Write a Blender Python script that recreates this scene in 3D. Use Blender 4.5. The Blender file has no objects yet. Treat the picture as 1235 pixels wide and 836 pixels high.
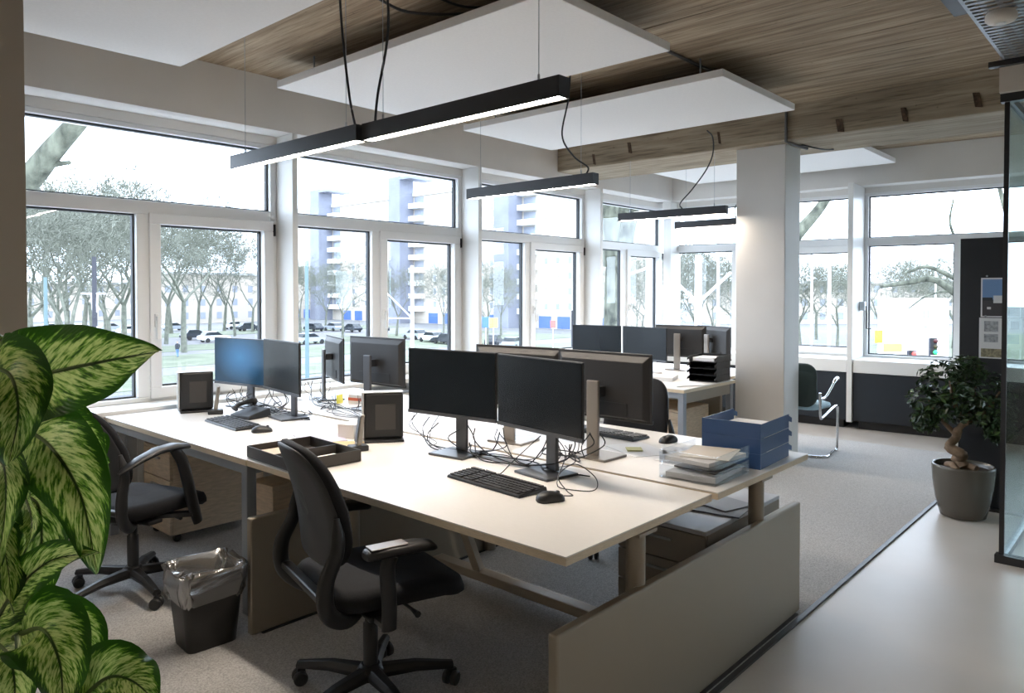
import bpy, bmesh, math, random
from math import sin, cos, pi, radians as R
from mathutils import Vector, Matrix

SC = bpy.context.scene
COL = SC.collection
rnd = random.Random(7)

# ------------------------------------------------------------------ camera, sky, exposure
F_PX, PITCH, AZ, EYE = 890.0, R(1.155), R(42.1), 1.51
cam_d = bpy.data.cameras.new('camera')
cam = bpy.data.objects.new('camera', cam_d)
COL.objects.link(cam)
cam.location = (0, 0, EYE)
cam.rotation_euler = (pi/2 - PITCH, 0, AZ - pi/2)
cam_d.sensor_width = 36
cam_d.lens = F_PX/1235*36
cam_d.shift_y = -47.97/1235
cam_d.clip_end = 600
SC.camera = cam

world = bpy.data.worlds.new('overcast_sky')
SC.world = world
world.use_nodes = True
wn = world.node_tree.nodes
wn['Background'].inputs[0].default_value = (0.79, 0.90, 1.06, 1)
wn['Background'].inputs[1].default_value = 5.9
SC.view_settings.view_transform = 'Standard'
SC.view_settings.look = 'None'
SC.view_settings.exposure = 0.5
SC.view_settings.gamma = 1.0
SC.view_settings.use_curve_mapping = False
LAMP_POWER = 94.0

# ------------------------------------------------------------------ helpers
_fw0 = Vector((cos(AZ), sin(AZ), 0)); _rt = Vector((sin(AZ), -cos(AZ), 0)); _up0 = Vector((0, 0, 1))
_fw = _fw0*cos(PITCH) - _up0*sin(PITCH); _up = _up0*cos(PITCH) + _fw0*sin(PITCH)
def ray(x, y): return _fw + _rt*((x-617.5)/F_PX) - _up*((y-370.03)/F_PX)
def at(x, y, depth): return Vector((0, 0, EYE)) + ray(x, y)*depth            # surveyed point at a distance
def on_z(x, y, z): d = ray(x, y); return Vector((0, 0, EYE)) + d*((z-EYE)/d.z)
def on_y(x, y, v): d = ray(x, y); return Vector((0, 0, EYE)) + d*(v/d.y)
def on_x(x, y, v): d = ray(x, y); return Vector((0, 0, EYE)) + d*(v/d.x)

MATS = {}
def mat(name, col=(.8, .8, .8), rough=.5, metal=0, var=0, scale=8, stretch=(1, 1, 1), bump=0, bscale=None, emit=None, estr=0, spec=.5, col2=None, detail=4):
    if name in MATS: return MATS[name]
    m = bpy.data.materials.new(name); m.use_nodes = True
    nt = m.node_tree; b = nt.nodes['Principled BSDF']
    b.inputs['Base Color'].default_value = (*col, 1)
    b.inputs['Roughness'].default_value = rough
    b.inputs['Metallic'].default_value = metal
    b.inputs['Specular IOR Level'].default_value = spec
    if emit:
        b.inputs['Emission Color'].default_value = (*emit, 1); b.inputs['Emission Strength'].default_value = estr
    if var or bump or col2:
        tc = nt.nodes.new('ShaderNodeTexCoord'); mp = nt.nodes.new('ShaderNodeMapping')
        mp.inputs['Scale'].default_value = stretch
        nt.links.new(tc.outputs['Object'], mp.inputs[0])
        nz = nt.nodes.new('ShaderNodeTexNoise'); nz.inputs['Scale'].default_value = scale; nz.inputs['Detail'].default_value = detail
        nt.links.new(mp.outputs[0], nz.inputs['Vector'])
        if var or col2:
            cr = nt.nodes.new('ShaderNodeValToRGB')
            a = tuple(max(0, c*(1-var)) for c in col); z = col2 if col2 else tuple(min(1, c*(1+var)) for c in col)
            cr.color_ramp.elements[0].position = .3; cr.color_ramp.elements[1].position = .7
            cr.color_ramp.elements[0].color = (*a, 1); cr.color_ramp.elements[1].color = (*z, 1)
            nt.links.new(nz.outputs['Fac'], cr.inputs[0]); nt.links.new(cr.outputs[0], b.inputs['Base Color'])
        if bump:
            n2 = nz
            if bscale:
                n2 = nt.nodes.new('ShaderNodeTexNoise'); n2.inputs['Scale'].default_value = bscale; nt.links.new(mp.outputs[0], n2.inputs['Vector'])
            bp = nt.nodes.new('ShaderNodeBump'); bp.inputs['Strength'].default_value = bump; bp.inputs['Distance'].default_value = .01
            nt.links.new(n2.outputs['Fac'], bp.inputs['Height']); nt.links.new(bp.outputs[0], b.inputs['Normal'])
    MATS[name] = m
    return m
def glass_mat(name, tint=(1, 1, 1), refl=.06, rough=0.0):
    m = bpy.data.materials.new(name); m.use_nodes = True; nt = m.node_tree
    nt.nodes.remove(nt.nodes['Principled BSDF'])
    t = nt.nodes.new('ShaderNodeBsdfTransparent'); t.inputs[0].default_value = (*tint, 1)
    g = nt.nodes.new('ShaderNodeBsdfGlossy'); g.inputs['Roughness'].default_value = rough
    mx = nt.nodes.new('ShaderNodeMixShader'); lw = nt.nodes.new('ShaderNodeLayerWeight'); lw.inputs[0].default_value = .5
    pw = nt.nodes.new('ShaderNodeMath'); pw.operation = 'POWER'; pw.inputs[1].default_value = 5
    nt.links.new(lw.outputs['Facing'], pw.inputs[0])
    ma = nt.nodes.new('ShaderNodeMath'); ma.operation = 'MULTIPLY_ADD'; ma.inputs[1].default_value = .7; ma.inputs[2].default_value = refl*.5
    nt.links.new(pw.outputs[0], ma.inputs[0]); nt.links.new(ma.outputs[0], mx.inputs[0]); nt.links.new(t.outputs[0], mx.inputs[1]); nt.links.new(g.outputs[0], mx.inputs[2])
    nt.links.new(mx.outputs[0], nt.nodes['Material Output'].inputs[0])
    MATS[name] = m
    return m

class MB:
    """collects geometry for one mesh object"""
    def __init__(s): s.v = []; s.f = []; s.mi = []; s.sm = []; s.cur = 0
    def add(s, vs, fs, smooth=False):
        o = len(s.v); s.v += [tuple(v) for v in vs]
        for f in fs: s.f.append([i+o for i in f]); s.mi.append(s.cur); s.sm.append(smooth)
        return s
    def box(s, x0, x1, y0, y1, z0, z1):
        vs = [(x, y, z) for z in (z0, z1) for x, y in ((x0, y0), (x1, y0), (x1, y1), (x0, y1))]
        return s.add(vs, [(3, 2, 1, 0), (4, 5, 6, 7), (0, 1, 5, 4), (1, 2, 6, 5), (2, 3, 7, 6), (3, 0, 4, 7)])
    def hexa(s, a, b):
        """two quads of 4 points joined"""
        return s.add(list(a)+list(b), [(3, 2, 1, 0), (4, 5, 6, 7), (0, 1, 5, 4), (1, 2, 6, 5), (2, 3, 7, 6), (3, 0, 4, 7)])
    def loft(s, rings, cap=True, smooth=True, closed=True):
        n = len(rings[0]); vs = [p for r in rings for p in r]; fs = []
        for i in range(len(rings)-1):
            for j in range(n if closed else n-1):
                k = (j+1) % n
                fs.append((i*n+j, i*n+k, (i+1)*n+k, (i+1)*n+j))
        s.add(vs, fs, smooth)
        if cap and closed:
            s.add(rings[0], [tuple(range(n))[::-1]], False); s.add(rings[-1], [tuple(range(n))], False)
        return s
    def lathe(s, prof, c=(0, 0, 0), n=24, smooth=True, cap=True):
        return s.loft([[(c[0]+r*cos(2*pi*i/n), c[1]+r*sin(2*pi*i/n), c[2]+z) for i in range(n)] for r, z in prof], cap, smooth)
    def tube(s, pts, rad, n=8, flat=None, smooth=True, up=(0, 0, 1), cap=True):
        """sweep a round (or flattened: flat = (a, b) factors) section along points; rad a number or list"""
        pts = [Vector(p) for p in pts]; rings = []
        up = Vector(up)
        for i, p in enumerate(pts):
            d = (pts[min(i+1, len(pts)-1)] - pts[max(i-1, 0)])
            if d.length < 1e-9: d = Vector((0, 0, 1))
            d.normalize()
            u = up if abs(d.dot(up)) < .95 else Vector((1, 0, 0)) if abs(d.x) < .9 else Vector((0, 1, 0))
            a = d.cross(u).normalized(); b = a.cross(d).normalized()
            r = rad[i] if isinstance(rad, (list, tuple)) else rad
            fa, fb = flat if flat else (1, 1)
            rings.append([p + a*(cos(2*pi*k/n)*r*fa) + b*(sin(2*pi*k/n)*r*fb) for k in range(n)])
        return s.loft(rings, cap, smooth)
    def bar(s, p, q, w, h, up=(0, 0, 1)):
        """rectangular bar from p to q, w wide (sideways), h tall"""
        p, q = Vector(p), Vector(q); d = (q-p).normalized(); up = Vector(up)
        if abs(d.dot(up)) > .98: up = Vector((1, 0, 0))
        a = d.cross(up).normalized()*(w/2); b = a.cross(d).normalized()*(h/2)
        return s.hexa([p-a-b, p+a-b, p+a+b, p-a+b], [q-a-b, q+a-b, q+a+b, q-a+b])
    def ball(s, c, r, sx=1, sy=1, sz=1, n=12, m=8):
        pr = [(r*sin(pi*(i+.02)/(m+.04)), -r*cos(pi*(i+.02)/(m+.04))) for i in range(m+1)]
        return s.loft([[(c[0]+q*sx*cos(2*pi*k/n), c[1]+q*sy*sin(2*pi*k/n), c[2]+z*sz) for k in range(n)] for q, z in pr])
    def grid(s, fn, nu, nv, smooth=True):
        vs = [fn(i/nu, j/nv) for i in range(nu+1) for j in range(nv+1)]
        fs = [(i*(nv+1)+j, (i+1)*(nv+1)+j, (i+1)*(nv+1)+j+1, i*(nv+1)+j+1) for i in range(nu) for j in range(nv)]
        return s.add(vs, fs, smooth)
    def mesh(s, name, mats):
        me = bpy.data.meshes.new(name)
        me.from_pydata(s.v, [], s.f)
        for m in (mats if isinstance(mats, (list, tuple)) else [mats]): me.materials.append(m)
        me.polygons.foreach_set('material_index', s.mi)
        me.polygons.foreach_set('use_smooth', s.sm)
        bm = bmesh.new(); bm.from_mesh(me); bmesh.ops.recalc_face_normals(bm, faces=bm.faces); bm.to_mesh(me); bm.free()
        me.update()
        return me
    def build(s, name, mats, parent=None, bev=0, label=None, seg=2):
        o = bpy.data.objects.new(name, s.mesh(name, mats)); COL.objects.link(o)
        if parent: o.parent = parent
        if bev:
            b = o.modifiers.new('edges', 'BEVEL'); b.width = bev; b.segments = seg; b.limit_method = 'ANGLE'
        if label: o['label'] = label
        return o

def tag(o, label=None, cat=None, group=None, kind=None):
    if label: o['label'] = label
    if cat: o['category'] = cat
    if group: o['group'] = group
    if kind: o['kind'] = kind
    return o
def thing(name, label, cat, loc=(0, 0, 0), rz=0, group=None, kind=None):
    o = bpy.data.objects.new(name, None); COL.objects.link(o)
    o.location = loc; o.rotation_euler = (0, 0, rz); o.empty_display_size = .1
    return tag(o, label, cat, group, kind)
def copy_tree(o, parent=None):
    c = o.copy(); COL.objects.link(c); c.parent = parent
    for ch in [x for x in bpy.data.objects if x.parent == o]: copy_tree(ch, c)
    return c
def struct(name, mb, m, bev=0, parent=None, label=None):
    o = mb.build(name, m, parent, bev, label)
    if not parent: o['kind'] = 'structure'
    return o
def spline(pts, n=8):
    """Catmull-Rom through points"""
    P = [Vector(p) for p in pts]; P = [P[0]*2-P[1]] + P + [P[-1]*2-P[-2]]; out = []
    for i in range(1, len(P)-2):
        a, b, c, d = P[i-1:i+3]
        for k in range(n):
            t = k/n
            out.append(.5*((2*b) + (c-a)*t + (2*a-5*b+4*c-d)*t*t + (3*b-a-3*c+d)*t**3))
    out.append(P[-2])
    return out
def rrect(w, h, r, n=5):
    """rounded rectangle outline centred at 0 in 2-D"""
    out = []
    for cx, cy, a0 in ((w/2-r, h/2-r, 0), (-w/2+r, h/2-r, pi/2), (-w/2+r, -h/2+r, pi), (w/2-r, -h/2+r, 3*pi/2)):
        for k in range(n+1):
            a = a0 + pi/2*k/n; out.append((cx+r*cos(a), cy+r*sin(a)))
    return out

# ------------------------------------------------------------------ materials
M_WALL = mat('wall_paint', (.74, .72, .69), .7, var=.03, scale=3)
M_PVC = mat('window_pvc', (.80, .81, .81), .35)
M_GASKET = mat('rubber_gasket', (.03, .035, .04), .6)
M_GLASS = glass_mat('window_glass', (.97, .99, 1.0), .07)
M_PART_GLASS = glass_mat('partition_glass', (.90, .96, .95), .09)
M_FELT = mat('acoustic_felt', (.86, .85, .84), .9, var=.02, scale=60)
M_BLACKMETAL = mat('black_metal', (.02, .021, .024), .4)
M_CARPET = mat('carpet_pile', (.47, .465, .46), .95, var=.28, scale=150, bump=.5, bscale=320, detail=2)
M_FLOOR = mat('cast_floor', (.56, .525, .49), .38, var=.05, scale=1.6)
M_TOP = mat('desk_top_laminate', (.76, .74, .715), .38, var=.02, scale=30, stretch=(8, 1, 1))
M_EDGE = mat('birch_edge', (.66, .55, .40), .5, var=.12, scale=40, stretch=(1, 1, 14))
M_GREYMETAL = mat('taupe_metal', (.29, .25, .195), .38, metal=.25)
M_BLUELEG = mat('painted_leg', (.30, .33, .37), .4, metal=.3)
M_BLACKPL = mat('black_plastic', (.016, .017, .019), .42)
M_FABRIC = mat('black_fabric', (.010, .011, .014), .9, var=.3, scale=300, bump=.15)
M_CHROME = mat('chrome', (.75, .76, .78), .12, metal=1)
M_STEEL = mat('galvanised_steel', (.42, .45, .48), .4, metal=.8, var=.15, scale=20)
M_BIRCH = mat('birch_veneer', (.56, .44, .31), .5, var=.16, scale=5, stretch=(3, 3, 18))
M_PAPER = mat('paper', (.86, .86, .86), .7)
M_SILVER = mat('stand_silver', (.34, .31, .28), .35, metal=.7)
M_DKSTAND = mat('stand_dark', (.10, .105, .115), .35, metal=.5)
M_SHELL = mat('monitor_shell', (.022, .022, .023), .42)
M_NAVY = mat('navy_panel', (.010, .015, .022), .5, var=.1, scale=4)
M_WHITEMETAL = mat('white_enamel', (.78, .78, .76), .4)

def wood_concrete(name, base, dark, sx, sy, stain=.5):
    """board-marked concrete: fine streaks running along Y, broad stains, small bug holes"""
    m = bpy.data.materials.new(name); m.use_nodes = True; nt = m.node_tree; b = nt.nodes['Principled BSDF']
    b.inputs['Roughness'].default_value = .85
    tc = nt.nodes.new('ShaderNodeTexCoord')
    def noise(scale3, scale, detail=6):
        mp = nt.nodes.new('ShaderNodeMapping'); mp.inputs['Scale'].default_value = scale3; nt.links.new(tc.outputs['Object'], mp.inputs[0])
        n = nt.nodes.new('ShaderNodeTexNoise'); n.inputs['Scale'].default_value = scale; n.inputs['Detail'].default_value = detail
        nt.links.new(mp.outputs[0], n.inputs['Vector']); return n.outputs['Fac']
    def ramp(fac, p0, c0, p1, c1):
        r = nt.nodes.new('ShaderNodeValToRGB'); r.color_ramp.elements[0].position = p0; r.color_ramp.elements[1].position = p1
        r.color_ramp.elements[0].color = (*c0, 1); r.color_ramp.elements[1].color = (*c1, 1); nt.links.new(fac, r.inputs[0]); return r.outputs[0]
    def mix(a, c, fac, mode='MULTIPLY'):
        x = nt.nodes.new('ShaderNodeMixRGB'); x.blend_type = mode; x.inputs[0].default_value = fac
        nt.links.new(a, x.inputs[1]); nt.links.new(c, x.inputs[2]); return x.outputs[0]
    streak = noise((sx, sy, sx), 1.0, 8)
    fine = noise((sx*4, sy*3, sx*4), 1.0, 4)
    blot = noise((1, .6, 1), 1.3, 5)
    c = ramp(streak, .32, dark, .66, base)
    c = mix(c, ramp(fine, .30, (.45, .42, .38), .50, (1, 1, 1)), .8)
    c = mix(c, ramp(blot, .30, (.55, .54, .52), .62, (1.0, 1.0, 1.0)), stain)
    vo = nt.nodes.new('ShaderNodeTexVoronoi'); vo.inputs['Scale'].default_value = 9
    nt.links.new(tc.outputs['Object'], vo.inputs['Vector'])
    c = mix(c, ramp(vo.outputs['Distance'], .04, (.35, .28, .22), .09, (1, 1, 1)), .5)
    nt.links.new(c, b.inputs['Base Color'])
    bp = nt.nodes.new('ShaderNodeBump'); bp.inputs['Strength'].default_value = .6; bp.inputs['Distance'].default_value = .01
    nt.links.new(streak, bp.inputs['Height']); nt.links.new(bp.outputs[0], b.inputs['Normal'])
    return m
M_CEIL = wood_concrete('board_marked_ceiling', (.53, .425, .30), (.28, .205, .135), 22, 1.1, .75)
M_BEAM = wood_concrete('board_marked_beam', (.46, .39, .29), (.28, .225, .16), 18, 1.2, .6)

# ------------------------------------------------------------------ room shell
ZC, ZS = 3.08, 2.70                 # ceiling, soffit underside
YF, YW = 4.95, 5.22                 # fin fronts / glazing of the long window wall
RO = Vector((8.62, 4.95, 0)); RANG = R(-86.14)   # rear wall: corner and direction (local x along it, local y outward)
XB, YB = -3.5, -5.0                 # walls behind the photographer

struct('floor', MB().box(XB, 9.6, YB, 5.3, -.12, 0), M_FLOOR)
mb = MB(); x = XB; k = 0
while x < 9.4:                      # ceiling cast against boards: each board face a little higher or lower
    w = .095 + .03*rnd.random(); dz = .003*rnd.random()
    mb.box(x, x+w-.002, YB, 5.3, ZC+dz, ZC+.1); x += w
mb.box(XB, 9.6, YB, 5.3, ZC+.05, ZC+.2)
struct('ceiling', mb, M_CEIL)
struct('wall_back', MB().box(XB-.15, XB, YB, 5.3, 0, ZC), M_WALL)
struct('wall_right', MB().box(XB, 9.4, YB-.15, YB, 0, ZC), mat('grey_paint', (.42, .40, .38), .8))

# long window wall
wl = MB().box(XB, 9.0, YW+.02, YW+.3, -.1, .73)                # parapet
wl.box(XB, 8.70, YF, YW+.3, ZS, ZC)                            # soffit
wl.box(XB, 8.75, YW-.045, YW+.3, 2.635, ZS)                    # head over the windows
wl.box(XB, .98, YW-.1, YW+.3, .7, 2.7)
struct('wall_left', wl, M_WALL)
struct('wall_pier', MB().box(-.25, .521, 2.0, 2.35, 0, ZC+.03), mat('beige_paint', (.50, .42, .335), .75), label='beige wall pier behind the tall leafy plant')
FIN = [3.02, 5.005, 7.0]
for i, fx in enumerate(FIN):
    struct('trim_%d' % (i+1), MB().box(fx, fx+.045, YF, YW+.05, 0, ZS), M_WHITEMETAL, .003)
struct('sill_left', MB().box(.95, 8.55, YF-.025, YW+.0, .725, .765), M_WHITEMETAL, .006, label='white window sill board along the long window wall')
# rear window wall (slightly out of square)
def rear(o): o.location = RO; o.rotation_euler = (0, 0, RANG); return o
wr = MB().box(-.4, 10.2, 0, .6, ZS, ZC).box(-.4, 10.2, .215, .6, 2.635, ZS).box(-.4, 10.2, .27, .6, -.1, .76)
rear(struct('wall_rear', wr, M_WALL))
RFIN = [(2.235, 2.29), (4.30, 4.355), (6.36, 6.415), (8.42, 8.475)]
for i, (a, b) in enumerate(RFIN):
    rear(struct('trim_%d' % (i+4), MB().box(a, b, -.30, .29, .08, ZS), M_WHITEMETAL, .003))
rear(struct('trim_8', MB().box(-.13, -.02, .0, .29, .0, ZS), M_WHITEMETAL, .003))
segs = [-.1] + [v for p in RFIN for v in p] + [9.9]
rc = None
for i in range(0, len(segs), 2):
    a, b = segs[i], segs[i+1]
    rear(tag(MB().box(a+.004, b-.004, -.285, .24, .625, .765).build('sill_board', M_WHITEMETAL, None, .006), 'white window sill casing above the navy cabinet', 'sill', 'rear sill casings', 'structure'))
    t = rear(thing('low_cabinet', 'long low navy cabinet under the rear window ' + ['at the corner behind the square column', 'beside the dark pin board', 'behind the glass partition', 'second along behind the glass partition', 'at the end behind the glass partition'][i//2], 'cabinet', group='navy cabinets under the rear windows'))
    MB().box(a+.004, b-.004, -.255, .24, .09, .622).build('body', M_NAVY, t, .003)
    n = 1 if b-a < 1.2 else 2
    for q in range(n):
        u0, u1 = a+.01+(b-a-.02)*q/n, a+.01+(b-a-.02)*(q+1)/n
        MB().box(u0+.003, u1-.003, -.272, -.257, .10, .615).build('door', M_NAVY, t, .002)
    MB().box(a+.05, b-.05, -.20, .2, 0, .088).build('plinth', M_BLACKPL, t)

# windows --------------------------------------------------------------------------------
def window(n, loc, rz, x0, x1, mull, sash_side, label, handle=True):
    """x0..x1 clear width; mull = x of mullion centre in the lower row; one upper pane, a fixed lower pane and an opening sash"""
    t = thing('window_%d' % n, label, 'window', loc, rz, kind='structure')
    z0, z1, zt0, zt1 = .765, 2.635, 2.055, 2.125
    d0, d1 = -.04, .045
    fr = MB().box(x0, x1, d0, d1, 2.60, z1).box(x0, x1, d0, d1, z0, z0+.03).box(x0, x0+.04, d0, d1, z0+.03, 2.60).box(x1-.05, x1, d0, d1, z0+.03, 2.60)
    fr.build('frame', M_PVC, t, .004)
    MB().box(x0+.04, x1-.05, d0, d1, zt0-.02, zt1).build('transom', M_PVC, t, .004)
    MB().box(mull-.045, mull+.045, d0, d1, z0+.03, zt0-.02).build('mullion', M_PVC, t, .004)
    def gask(a, b, c, d):
        g = .012
        return MB().box(a, b, .0, .035, d-g, d).box(a, b, .0, .035, c, c+g).box(a, a+g, .0, .035, c+g, d-g).box(b-g, b, .0, .035, c+g, d-g)
    def pane(a, b, c, d):
        p = MB().box(a, b, .015, .021, c, d).build('pane', M_GLASS, t)
        gask(a, b, c, d).build('gasket', M_GASKET, t)
    pane(x0+.04, x1-.05, zt1, 2.60)
    lo = (x0+.04, mull-.045); hi = (mull+.045, x1-.05)
    fx, sx = (lo, hi) if sash_side > 0 else (hi, lo)
    pane(fx[0], fx[1], z0+.03, zt0-.02)
    a, b, c, d, w = sx[0]-.012, sx[1]+.012, z0+.018, zt0-.008, .075
    s = MB().box(a, b, d0-.02, d1-.02, d-w, d).box(a, b, d0-.02, d1-.02, c, c+w).box(a, a+w, d0-.02, d1-.02, c+w, d-w).box(b-w, b, d0-.02, d1-.02, c+w, d-w).build('sash', M_PVC, t, .005)
    pane(a+w, b-w, c+w, d-w)
    hx = a+w*.5 if sash_side > 0 else b-w*.5
    if handle:
        MB().box(hx-.012, hx+.012, d0-.034, d0-.019, 1.27, 1.36).box(hx-.010, hx+.010, d0-.06, d0-.034, 1.315, 1.345).box(hx-.010, hx+.010, d0-.062, d0-.046, 1.19, 1.345).build('handle', M_WHITEMETAL, s, .003)
    MB().box(b+.004 if sash_side > 0 else a-.014, b+.014 if sash_side > 0 else a-.004, d0-.03, d0-.0, d-.11, d-.02).build('hinge', M_BLACKPL, s)
    return t
for i, (a, b, m, what) in enumerate([(.99, 3.02, 2.03, 'beside the beige wall pier'), (3.065, 5.005, 3.975, 'second along from the beige wall pier'),
                                  (5.05, 7.0, 5.985, 'third along from the beige wall pier'), (7.045, 8.76, 7.85, 'beside the room corner')]):
    window(i+1, (0, YW, 0), 0, a, b, m, 1, 'white framed window of the long wall, %s' % what)
off = Vector((cos(RANG+pi/2), sin(RANG+pi/2), 0))*.25
for i, (a, b, m, sd, what) in enumerate([(-.13, 2.235, .77, 1, 'at the corner behind the square column'), (2.29, 4.30, 3.225, 1, 'beside the dark pin board'),
                                  (4.355, 6.36, 5.3, 1, 'behind the glass partition'), (6.415, 8.42, 7.36, 1, 'far along behind the glass partition')]):
    window(i+5, RO+off, RANG, a, b, m, sd, 'white framed rear window %s' % what, handle=False)
# crank gear on the rear fin
t = thing('window_crank', 'grey window crank gear on the white rear fin', 'window crank', RO, RANG)
MB().box(2.292, 2.35, -.02, .06, 1.30, 1.40).build('gearbox', M_STEEL, t, .006)
MB().box(2.185, 2.233, -.02, .06, 1.29, 1.39).build('gearbox', M_STEEL, t, .006)
MB().tube([(2.36, -.0, 1.35), (2.375, -.03, 1.25), (2.375, -.03, 1.10), (2.42, -.03, 1.10)], .008, 6).build('crank_arm', M_BLACKPL, t)

# beam, column -----------------------------------------------------------------------------
bm_ = MB().box(6.20, 6.98, YB, YF, 2.79, ZC+.02)
o = struct('beam', bm_, M_BEAM, .012); tag(o, 'board-marked concrete ceiling beam', 'beam')
for i, (px, py) in enumerate([(717, 192), (760, 178), (868, 166), (1014, 151), (1092, 138), (1180, 120)]):   # iron anchors left in the beam face
    p = on_x(px, py, 6.197)
    w_ = (.018, .022, .014, .03, .022, .026)[i]; MB().hexa([(6.194, p.y-w_, p.z-.06), (6.194, p.y+w_*.8, p.z-.05), (6.2, p.y+w_*.8, p.z-.05), (6.2, p.y-w_, p.z-.06)], [(6.194, p.y-w_*.7+.012, p.z+.05), (6.194, p.y+w_+.012, p.z+.055), (6.2, p.y+w_+.012, p.z+.055), (6.2, p.y-w_*.7+.012, p.z+.05)]).build('anchor_plate', mat('rust', (.085, .055, .035), .9, var=.5, scale=40), o, .004)
o = struct('column', MB().box(6.33, 6.665, 2.535, 2.985, 0, 2.79), mat('column_paint', (.70, .68, .65), .6, var=.02, scale=4), .006)
tag(o, 'white painted square column under the concrete beam', 'column')

# carpet -----------------------------------------------------------------------------------
t = thing('carpet', 'grey loop pile carpet under the desks with a black edge strip', 'carpet', kind='structure')
MB().box(XB+.05, 7.80, 1.285, YF-.0, .001, .009).build('pile', M_CARPET, t)
MB().box(XB+.05, 7.80, 1.262, 1.285, .001, .011).build('edge_strip', M_BLACKPL, t)

# acoustic ceiling panels -----------------------------------------------------------------
Z1 = 2.885; S = (Z1-EYE)/(2.85-EYE)
for (x0, x1, y0, y1, lab) in [(.75, 1.958, 2.02, 4.43, 'white acoustic ceiling panel beside the beige wall pier'),
                              (2.585, 3.66, 2.12, 4.42, 'white acoustic ceiling panel behind the joined pendant lamps'),
                              (4.30, 5.46, 2.12, 4.43, 'white acoustic ceiling panel against the concrete beam'),
                              (7.21, 8.38, 2.20, 4.44, 'white acoustic ceiling panel beyond the concrete beam')]:
    t = thing('ceiling_panel', lab, 'ceiling panel', ((x0+x1)/2*S, (y0+y1)/2*S, Z1), 0, 'suspended acoustic panels')
    hx, hy = (x1-x0)/2*S, (y1-y0)/2*S
    MB().box(-hx, hx, -hy, hy, 0, .05).build('panel', M_FELT, t, .004)
    for sx in (-1, 1):
        for sy in (-1, 1):
            MB().tube([(sx*hx*.75, sy*hy*.8, .05), (sx*hx*.75, sy*hy*.8, ZC-Z1+.002)], .006, 6).build('hanger', M_STEEL, t)

# pendant lamps -----------------------------------------------------------------------------
M_EMIT = mat('led_diffuser', (1, 1, 1), .5, emit=(1.0, .865, .72), estr=LAMP_POWER)
ZL = 2.21
def lamp(x, y0, y1, rz, label, cord, top=ZC):
    """cord: points of the power cable in lamp coordinates (x across, y along, z up from the underside)"""
    L = y1-y0
    t = thing('pendant_lamp', label, 'pendant lamp', (x, (y0+y1)/2, ZL), rz, 'linear pendant lamps')
    w, h, wall = .062, .075, .007
    b = MB().box(-w/2, w/2, -L/2, L/2, .022, h).box(-w/2, -w/2+wall, -L/2, L/2, 0, .022).box(w/2-wall, w/2, -L/2, L/2, 0, .022)
    b.box(-w/2+wall, w/2-wall, -L/2, -L/2+wall, 0, .022).box(-w/2+wall, w/2-wall, L/2-wall, L/2, 0, .022)
    b.build('housing', M_BLACKMETAL, t)
    MB().box(-w/2+wall, w/2-wall, -L/2+wall, L/2-wall, .004, .0215).build('diffuser', M_EMIT, t)
    for s in (-1, 1):
        MB().tube([(0, s*(L/2-.12), h), (0, s*(L/2-.12), top-ZL)], .0016, 5).tube([(0, s*(L/2-.12), h), (0, s*(L/2-.12), h+.03)], .005, 6).build('suspension_wire', M_STEEL, t)
    MB().tube(spline(cord, 8), .006, 6).build('power_cord', M_BLACKPL, t)
    return t
s_ = (ZL-EYE)/(2.2-EYE)
lamp(2.075*s_, 1.625*s_, 2.77*s_, 0, 'black linear pendant lamp hanging over the desk with the wide keyboard', [(0, .52, .075), (0, .50, .2), (.03, .46, .5), (-.02, .42, .8), (-.02, .40, ZC-ZL-.01)])
lamp(2.055*s_, 2.785*s_, 3.965*s_, 0, 'black linear pendant lamp, the one of the joined pair by the beige wall pier', [(0, -.55, .075), (0, -.50, .25), (-.02, -.47, .6), (-.02, -.46, ZC-ZL-.01)])
lamp(3.885*s_, 2.785*s_, 3.94*s_, 0, 'black linear pendant lamp hanging between the second and third acoustic panels', [(0, -.51, .075), (0, -.52, .12), (-.02, -.42, .2), (-.03, -.33, .35), (.0, -.36, .6), (.0, -.38, ZC-ZL-.01)])
lamp(6.10*s_, 2.975*s_, 4.07*s_, R(3), 'black linear pendant lamp in front of the concrete beam', [(0, -.12, .075), (0, -.10, .13), (.0, -.22, .25), (.0, -.36, .42), (.0, -.42, .56), (-.10, -.46, .68), (-.3, -.5, .70)], top=2.79)
lamp(7.22*s_, 2.95*s_, 4.10*s_, 0, 'black linear pendant lamp beyond the concrete beam', [(0, -.12, .075), (0, -.12, .2), (.02, -.3, .5), (0, -.4, ZC-ZL-.01)])
# lamps of the same kind over the part of the room behind the photographer
lamp(2.1, -2.6, -1.45, 0, 'black linear pendant lamp over the cast floor walkway', [(0, -.12, .075), (0, -.12, .2), (.02, -.3, .5), (0, -.4, ZC-ZL-.01)])
lamp(-1.2, 1.6, 2.75, 0, 'black linear pendant lamp over the empty carpet behind the tall leafy plant', [(0, -.12, .075), (0, -.12, .2), (.02, -.3, .5), (0, -.4, ZC-ZL-.01)])

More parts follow.
